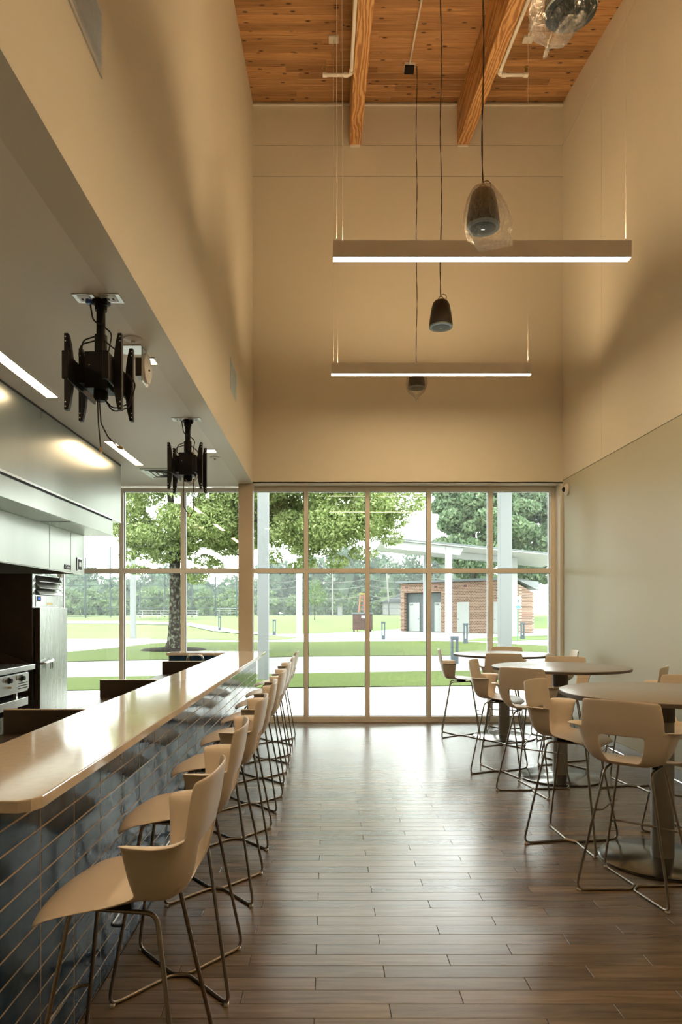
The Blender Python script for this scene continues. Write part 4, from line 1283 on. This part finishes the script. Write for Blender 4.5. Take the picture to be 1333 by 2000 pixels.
bl = clumps(tx + 2.3, ty, 6.7, 3.3, 3.2, 2.6, 84, .95, 21, 4.3) + clumps(tx + 2.0, ty - .3, 4.55, 2.2, 2.0, .6, 16, .6, 22, 3.9)
bl += [(tx + 5.2, ty, 5.2, .55, .5, .35), (tx + 5.0, ty, 4.5, .6, .5, .3), (tx + .4, ty, 3.75, .4, .4, .3), (tx + 1.7, ty - .3, 3.5, .5, .4, .3), (tx + 2.9, ty - .2, 3.55, .5, .4, .28), (tx + 3.9, ty, 3.9, .6, .5, .3), (tx + 1.2, ty, 3.3, .3, .3, .25)]
o = quads('foliage', crown_points(bl, 105000), .085, M['leaf'], r, aspect=.40); o['kind'] = 'stuff'

def far_tree(name, x, y, h, rad, z0, label, group, m, n, size, seed, trunk=True, core=True):
    r = empty(name, (x, y, tz(y)), label, 'tree' if trunk else 'bush', group)
    zc = (z0 + h) / 2
    if trunk: MB().tube([(x, y, tz(y) - .1), (x, y, zc)], [.32, .18], 10).build('trunk', M['bark'], r, smooth=True)
    bl = clumps(x, y, tz(y) + zc, rad * .85, rad * .85, (h - z0) * .46, 64, rad * .30, seed)
    o = quads('foliage', crown_points(bl, n), size, m, r); o['kind'] = 'stuff'
    if not core: return
    bmh = bmesh.new(); bmesh.ops.create_icosphere(bmh, subdivisions=3, radius=1)
    for v in bmh.verts:
        k = .62 + .10 * math.sin(v.co.x * 7 + seed) * math.cos(v.co.z * 6 + seed)
        v.co = Vector((x + v.co.x * rad * k, y + v.co.y * rad * k, tz(y) + zc + v.co.z * (h - z0) * .5 * k)) - OFF[r.name]
    mm = bpy.data.meshes.new('crown_core'); bmh.to_mesh(mm); bmh.free(); mm.materials.append(m)
    place('crown_core', mm, r)
far_tree('maple_tree', 15.2, 72, 17.5, 5.0, 3.0, 'tall dark maple behind the brick building', None, M['leaf2'], 42000, .26, 31, core=False)
far_tree('maple_tree', 22.0, 78, 15.5, 5.2, 3.0, 'rounded maple at the right window edge beyond the canopy', None, M['leaf2'], 42000, .26, 32, core=False)
gx = 'trees along the far field edge'
gl = 'hazy green tree in the row along the far field edge'
rg = random.Random(5)
xx = -58
k = 0
while xx < 24:
    h = rg.uniform(6.6, 8.6) if xx < -10 else rg.uniform(10.5, 13.5)
    far_tree('field_tree', xx, 118 + rg.uniform(-4, 6), h, rg.uniform(4.2, 5.4), -2.5, gl, gx, M['leaf_far'], 3000, .42, 40 + k)
    xx += rg.uniform(5.2, 6.6); k += 1
xx = -42
while xx < 26:
    far_tree('field_bush', xx, (101 if xx < -10 else 112) + rg.uniform(-2, 2), rg.uniform(3.0, 4.2), rg.uniform(2.4, 3.2), -1.6, 'bushy shrub in the hedge row behind the field fences', 'hedge behind the fences', M['leaf_bush'], 1800, .30, 90 + k, False)
    xx += rg.uniform(3.6, 4.4); k += 1

# ------------------------------------------------------------------ outdoors: posts, canopy, building and small things
def post(x, y, w_, h, label, name='porch_post', top=None):
    r = empty(name, (x, y, tz(y)), label, 'post')
    z = tz(y)
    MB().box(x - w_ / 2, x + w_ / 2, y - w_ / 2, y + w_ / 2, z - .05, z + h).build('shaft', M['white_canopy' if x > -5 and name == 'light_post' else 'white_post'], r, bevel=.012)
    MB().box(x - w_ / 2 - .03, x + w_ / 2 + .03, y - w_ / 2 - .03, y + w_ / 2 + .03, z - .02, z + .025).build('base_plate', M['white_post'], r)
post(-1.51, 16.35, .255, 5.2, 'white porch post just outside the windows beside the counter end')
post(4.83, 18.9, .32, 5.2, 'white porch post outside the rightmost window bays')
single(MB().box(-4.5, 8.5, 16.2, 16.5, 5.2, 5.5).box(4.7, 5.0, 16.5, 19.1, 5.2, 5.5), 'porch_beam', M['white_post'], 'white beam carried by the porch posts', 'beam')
post(-11.69, 41.7, .30, 7.0, 'slim white post left of the big tree', 'light_post')
post(-1.96, 48.2, .38, 6.4, 'white post on the walkway beyond the middle windows', 'light_post')
# canopy
r = empty('shade_canopy', (9.5, 46, 0), 'white sloping canopy on square posts before the brick building', 'canopy')
sl = (5.35 - 6.28) / (14.3 - 4.5)
def zc_(x): return 6.28 + sl * (x - 4.5)
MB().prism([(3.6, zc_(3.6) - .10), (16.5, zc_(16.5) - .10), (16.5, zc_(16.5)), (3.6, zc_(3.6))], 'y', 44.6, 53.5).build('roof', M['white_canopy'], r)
MB().prism([(3.6, zc_(3.6) - .01), (16.5, zc_(16.5) - .01), (16.5, zc_(16.5) + .05), (3.6, zc_(3.6) + .05)], 'y', 44.5, 44.6).build('fascia', M['roof_metal'], r)
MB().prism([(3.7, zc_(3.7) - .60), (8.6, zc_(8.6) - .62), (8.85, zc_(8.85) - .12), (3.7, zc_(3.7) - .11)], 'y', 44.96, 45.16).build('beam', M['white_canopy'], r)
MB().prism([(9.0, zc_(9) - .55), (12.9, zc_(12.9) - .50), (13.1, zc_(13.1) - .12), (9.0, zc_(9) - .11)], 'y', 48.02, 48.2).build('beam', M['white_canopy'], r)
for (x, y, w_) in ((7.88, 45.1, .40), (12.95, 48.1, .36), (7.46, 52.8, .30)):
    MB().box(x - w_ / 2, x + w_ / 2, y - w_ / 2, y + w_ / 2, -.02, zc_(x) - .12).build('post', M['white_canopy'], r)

# brick building
P0, P1 = Vector((6.03, 57.1, 0)), Vector((13.4, 50.45, 0))
u = (P1 - P0).normalized(); n_ = Vector((-u.y, u.x, 0))     # n_ points away from the camera
Lb = (P1 - P0).length
r = empty('brick_building', (P0.x, P0.y, 0), 'small red brick building with a low grey roof and pale doors', 'building')
def bq(name, a, b, d0, d1, z0, z1, m, parent=None, z0b=None, z1b=None):
    """box along the front: a..b metres from the left corner, depth d0..d1, heights may differ at the two depths"""
    z1b = z1 if z1b is None else z1b
    vs = []
    for (s, d, zz) in ((a, d0, z0), (b, d0, z0), (b, d1, z0), (a, d1, z0), (a, d0, z1), (b, d0, z1), (b, d1, z1b), (a, d1, z1b)):
        q = P0 + u * s + n_ * d
        vs.append((q.x, q.y, zz))
    fs = [(0, 3, 2, 1), (4, 5, 6, 7), (0, 1, 5, 4), (1, 2, 6, 5), (2, 3, 7, 6), (3, 0, 4, 7)]
    return MB().add(vs, fs).build(name, m, parent or r)
HB, HB2, DB = 3.9, 3.05, 3.6
OA, OB, OZ = .356, 3.90, 3.15
bq('wall', 0, OA, 0, .3, 0, HB, M['brick'])
bq('wall', OB, Lb, 0, .3, 0, HB, M['brick'])
bq('wall', OA, OB, 0, .3, OZ, HB, M['brick'])
bq('wall', Lb - .3, Lb, .3, DB, 0, HB - .06, M['brick'], z1b=HB2)
bq('wall', 0, .3, .3, DB, 0, HB - .06, M['brick'], z1b=HB2)
bq('wall', .3, Lb - .3, DB - .3, DB, 0, HB2, M['brick'])
bq('roof', -.25, Lb + .25, -.35, DB + .3, HB + .02, HB + .20, M['roof_metal'], z1b=HB2 + .2)
for k in range(14):
    bq('siding_board', OA, OB, .42, .46, .0 + k * .225, .215 + k * .225, M['siding'])
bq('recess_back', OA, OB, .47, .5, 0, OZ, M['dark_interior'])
def bdoor(a, b, d, h, closer):
    dd = bq('door', a, b, d, d + .05, .02, h, M['pale_door'])
    bq('door_handle', b - .14 if closer else a + .06, b - .06 if closer else a + .14, d - .05, d - .001, 1.0, 1.06, M['roof_metal'], dd)
    if closer: bq('door_closer', a + .08, a + .35, d - .06, d - .001, h - .2, h - .1, M['white_post'], dd)
bdoor(.613, 1.622, .36, 2.35, True)
bdoor(3.06, 3.84, .36, 2.35, True)
bdoor(5.384, 6.417, -.03, 2.35, False)
bdoor(8.488, 9.32, -.03, 2.35, False)
for a in (.36, 3.18, 5.86):
    v = bq('vent', a, a + .50, -.04, -.001, 3.42, 3.73, M['terracotta'])
    bq('vent_screen', a + .09, a + .41, -.05, -.041, 3.49, 3.66, M['rust'], v)
# sign on a post
r = empty('sign_post', (10.45, 38.05, 0), 'small white and blue notice on a green post by the brick building', 'sign')
MB().tube([(10.45, 38.05, -.02), (10.45, 38.05, 2.4)], .035, 8).build('post', M['sign_green'], r)
MB().box(10.30, 10.62, 37.99, 38.01, 1.75, 2.45).build('panel', M['sign_white'], r)
MB().box(10.32, 10.60, 37.984, 37.9895, 1.78, 1.95).build('blue_band', M['sign_blue'], r)
MB().box(10.40, 10.52, 37.984, 37.9895, 2.12, 2.28).build('symbol', M['roof_metal'], r)
# bollards
def bollard(x, y, h, label):
    z = tz(y); d = .11
    r = empty('bollard_light', (x, y, z), label, 'bollard', 'path bollards')
    MB().box(x - d, x - d + .065, y - .08, y + .08, z, z + h).build('leg', M['bollard'], r)
    MB().box(x + d - .065, x + d, y - .08, y + .08, z, z + h).build('leg', M['bollard'], r)
    MB().box(x - d - .01, x + d + .01, y - .09, y + .09, z + h, z + h + .12).build('head', M['bollard'], r)
    MB().box(x - d + .065, x + d - .065, y - .07, y + .07, z, z + .25).build('base', M['bollard'], r)
bollard(-9.13, 58.7, 1.05, 'grey slotted bollard by the far walkway left of the column')
bollard(-3.68, 48.0, .95, 'grey slotted bollard left of the white walkway post')
bollard(3.2, 39.75, .92, 'grey slotted bollard in front of the rusty tool chest')
bollard(6.97, 35.0, .90, 'grey slotted bollard before the third pale door of the building')
bollard(11.51, 40.9, .86, 'grey slotted bollard right of the sign post')
bollard(3.96, 21.6, .72, 'nearest and widest grey bollard beside the path')
# rusty tool chest and ladder
r = empty('tool_chest', (2.8, 55.6, 0), 'rusty brown steel tool chest on casters on the plaza', 'chest')
MB().box(2.02, 3.58, 54.9, 56.1, .18, 1.42).build('body', M['rust'], r, bevel=.02)
MB().box(1.97, 3.63, 54.85, 56.15, 1.42, 1.55).build('lid', M['roof_metal'], r)
MB().box(2.05, 2.62, 54.87, 54.899, .75, .85).build('hasp', M['dark_steel'], r)
MB().box(2.70, 2.95, 54.87, 54.899, 1.10, 1.30).build('notice', M['sign_white'], r)
for (x, y) in ((2.12, 55), (3.45, 55), (2.12, 56), (3.45, 56)):
    MB().tube([(x - .04, y, .09), (x + .04, y, .09)], .09, 12).build('caster', M['gasket'], r)
r = empty('step_ladder', (2.75, 56.6, 0), 'orange fibreglass step ladder standing behind the tool chest', 'ladder')
for s in (-1, 1):
    MB().tube([(2.78 + s * .34, 56.35, 0), (2.86 + s * .16, 56.75, 3.02)], .045, 6).build('rail', M['orange'], r)
    MB().tube([(2.78 + s * .34, 57.3, 0), (2.86 + s * .16, 56.85, 3.02)], .035, 6).build('rear_rail', M['orange'], r)
for q in range(9):
    t = (q + .8) / 9.6
    hw = .34 + (.16 - .34) * t
    MB().box(2.78 + .08 * t - hw, 2.78 + .08 * t + hw, 56.33 + .4 * t, 56.42 + .4 * t, 3.02 * t - .02, 3.02 * t + .02).build('step', M['orange'], r)
MB().box(2.66, 3.06, 56.68, 56.92, 3.02, 3.12).build('top_cap', M['yellow'], r)
# sports fence
def fence(name, pts, h, label, rails):
    r = empty(name, (pts[0][0], pts[0][1], tz(pts[0][1])), label, 'fence')
    for (x, y) in pts:
        MB().tube([(x, y, tz(y) - .1), (x, y, tz(y) + h)], .075, 6).build('post', M['fence'], r)
    for f in rails:
        MB().tube([(x, y, tz(y) + h * f) for (x, y) in pts], .035, 5).build('rail', M['fence'], r)
    wr_ = MB()
    for (a, b) in zip(pts[:-1], pts[1:]):
        nn = 14
        for k in range(nn):
            t = (k + .5) / nn
            x, y = a[0] + (b[0] - a[0]) * t, a[1] + (b[1] - a[1]) * t
            wr_.tube([(x, y, tz(y)), (x, y, tz(y) + h)], .006, 3, caps=False)
    o = wr_.build('mesh_wires', M['fence'], r); o['kind'] = 'stuff'
fence('sports_fence', [(-31.5, 76), (-26.5, 76), (-24.1, 77), (-20.7, 76.5), (-18.2, 77.5), (-15.2, 77.7), (-12.6, 78), (-10.2, 78)], 4.4, 'tall black mesh sports fence along the field edge', (.02, .22, .48, .8, 1))
fence('field_fence', [(-9.5, 94), (-6.0, 95), (-2.3, 95), (1.4, 96), (5.0, 97), (8.7, 98), (12.0, 98)], 1.9, 'low black mesh fence at the back of the field', (.02, .5, 1))
for (x, y, h) in ((-24.1, 76.9, 7.8), (-26.5, 75.9, 6.6)):
    single(MB().tube([(x, y, tz(y)), (x, y, tz(y) + h)], .09, 8), 'net_pole', M['fence'], 'tall dark net pole at the sports fence, ' + ('the taller one' if h > 7 else 'the shorter one'), 'pole')
# bleachers
for (x0, x1, y, lab) in ((-20.3, -13.8, 73.5, 'low white bleacher left of the big trunk'), (-13.0, -8.6, 80, 'low white bench rail right of the big trunk')):
    z = tz(y)
    r = empty('bleacher', ((x0 + x1) / 2, y, z), lab, 'bleacher')
    for q in range(3):
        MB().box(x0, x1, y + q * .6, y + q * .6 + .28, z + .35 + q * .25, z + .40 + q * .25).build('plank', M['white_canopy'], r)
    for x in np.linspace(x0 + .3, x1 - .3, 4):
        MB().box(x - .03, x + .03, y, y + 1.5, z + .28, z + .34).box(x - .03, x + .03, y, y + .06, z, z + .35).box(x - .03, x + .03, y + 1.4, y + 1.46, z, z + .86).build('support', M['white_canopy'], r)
# utility poles, wires, small tree, cabinet, house
def upole(x, y, h, lean, label):
    r = empty('utility_pole', (x, y, tz(y)), label, 'pole')
    MB().tube([(x, y, tz(y)), (x + lean, y, tz(y) + h)], [.13, .10], 8).build('shaft', M['wood_pole'], r)
    MB().box(x + lean - .9, x + lean + .9, y - .06, y + .06, tz(y) + h - .7, tz(y) + h - .55).build('crossarm', M['wood_pole'], r)
    MB().lathe([(.16, 0), (.16, .5), (.02, .52)], 10, (x + lean * .8 + .25, y, tz(y) + h * .72)).build('transformer', M['wood_pole'], r)
    return r
upole(.78, 104, 7.0, 0, 'pale utility pole left of the tool chest')
up2 = upole(9.3, 104, 7.6, -.5, 'leaning pale utility pole right of the tool chest')
for q, (za, zb) in enumerate(((5.2, 5.6), (4.3, 4.5), (2.9, 3.0))):
    pts = []
    for k in range(33):
        t = k / 32
        x = -14 + 40 * t
        sag = -.55 * (1 - (2 * ((t * 4.0) % 1) - 1) ** 2)
        pts.append((x, 103.8, 1.15 + za + (zb - za) * t + sag))
    MB().tube(pts, .03, 4).build('wire', M['wood_pole'], up2)
r = empty('sapling', (-1.32, 71.7, tz(71.7)), 'thin staked sapling out on the field', 'tree')
MB().tube([(-1.32, 71.7, tz(71.7)), (-1.30, 71.7, tz(71.7) + 2.8)], [.05, .02], 6).build('trunk', M['bark'], r)
o = quads('foliage', crown_points([(-1.3, 71.7, tz(71.7) + 2.6, 1.3, 1.2, 1.1), (-1.2, 71.7, tz(71.7) + 3.6, .7, .7, .7)], 900), .10, M['leaf_bush'], r); o['kind'] = 'stuff'
single(MB().box(1.25, 1.75, 82.5, 83, tz(83), tz(83) + 1.0).box(1.2, 1.8, 82.45, 83.05, tz(83) + 1.0, tz(83) + 1.06), 'utility_cabinet', M['house_wall'], 'small pale utility cabinet at the back of the field', 'cabinet')
r = empty('house', (12.6, 108, tz(108)), 'dark roofed house far behind the field', 'house')
MB().box(8.6, 16.5, 106, 112, tz(108), tz(108) + 1.9).build('wall', M['house_wall'], r)
MB().prism([(8.1, tz(108) + 1.9), (17, tz(108) + 1.9), (12.5, tz(108) + 3.6)], 'y', 105.6, 112.4).build('roof', M['house_roof'], r)

# daylight guidance through the glass (a portal gives off no light of its own)
pd = bpy.data.lights.new('window_portal', 'AREA'); pd.shape = 'RECTANGLE'; pd.size = XR - XK; pd.size_y = 3.3
pd.cycles.is_portal = True
po = bpy.data.objects.new('window_portal', pd); COL.objects.link(po)
po.location = ((XR + XK) / 2, YG + .16, 1.68); po.rotation_euler = (math.radians(90), 0, math.radians(180))
po.rotation_euler = (math.radians(-90), 0, 0)

# thin summer haze lying over the far field
hm = bpy.data.materials.new('field_haze'); hm.use_nodes = True
hn = hm.node_tree; hn.nodes.clear()
hv = N(hn, 'ShaderNodeVolumeScatter'); hv.inputs['Color'].default_value = (.92, .97, 1, 1); hv.inputs['Density'].default_value = .0013
ho = N(hn, 'ShaderNodeOutputMaterial'); hn.links.new(hv.outputs[0], ho.inputs['Volume'])
hz = MB().box(-118, 118, 59.5, 165, -1, 26).build('haze', hm)
tag(hz, 'thin pale haze over the far field and tree line', 'haze', kind='stuff')
scn.cycles.volume_bounces = 0
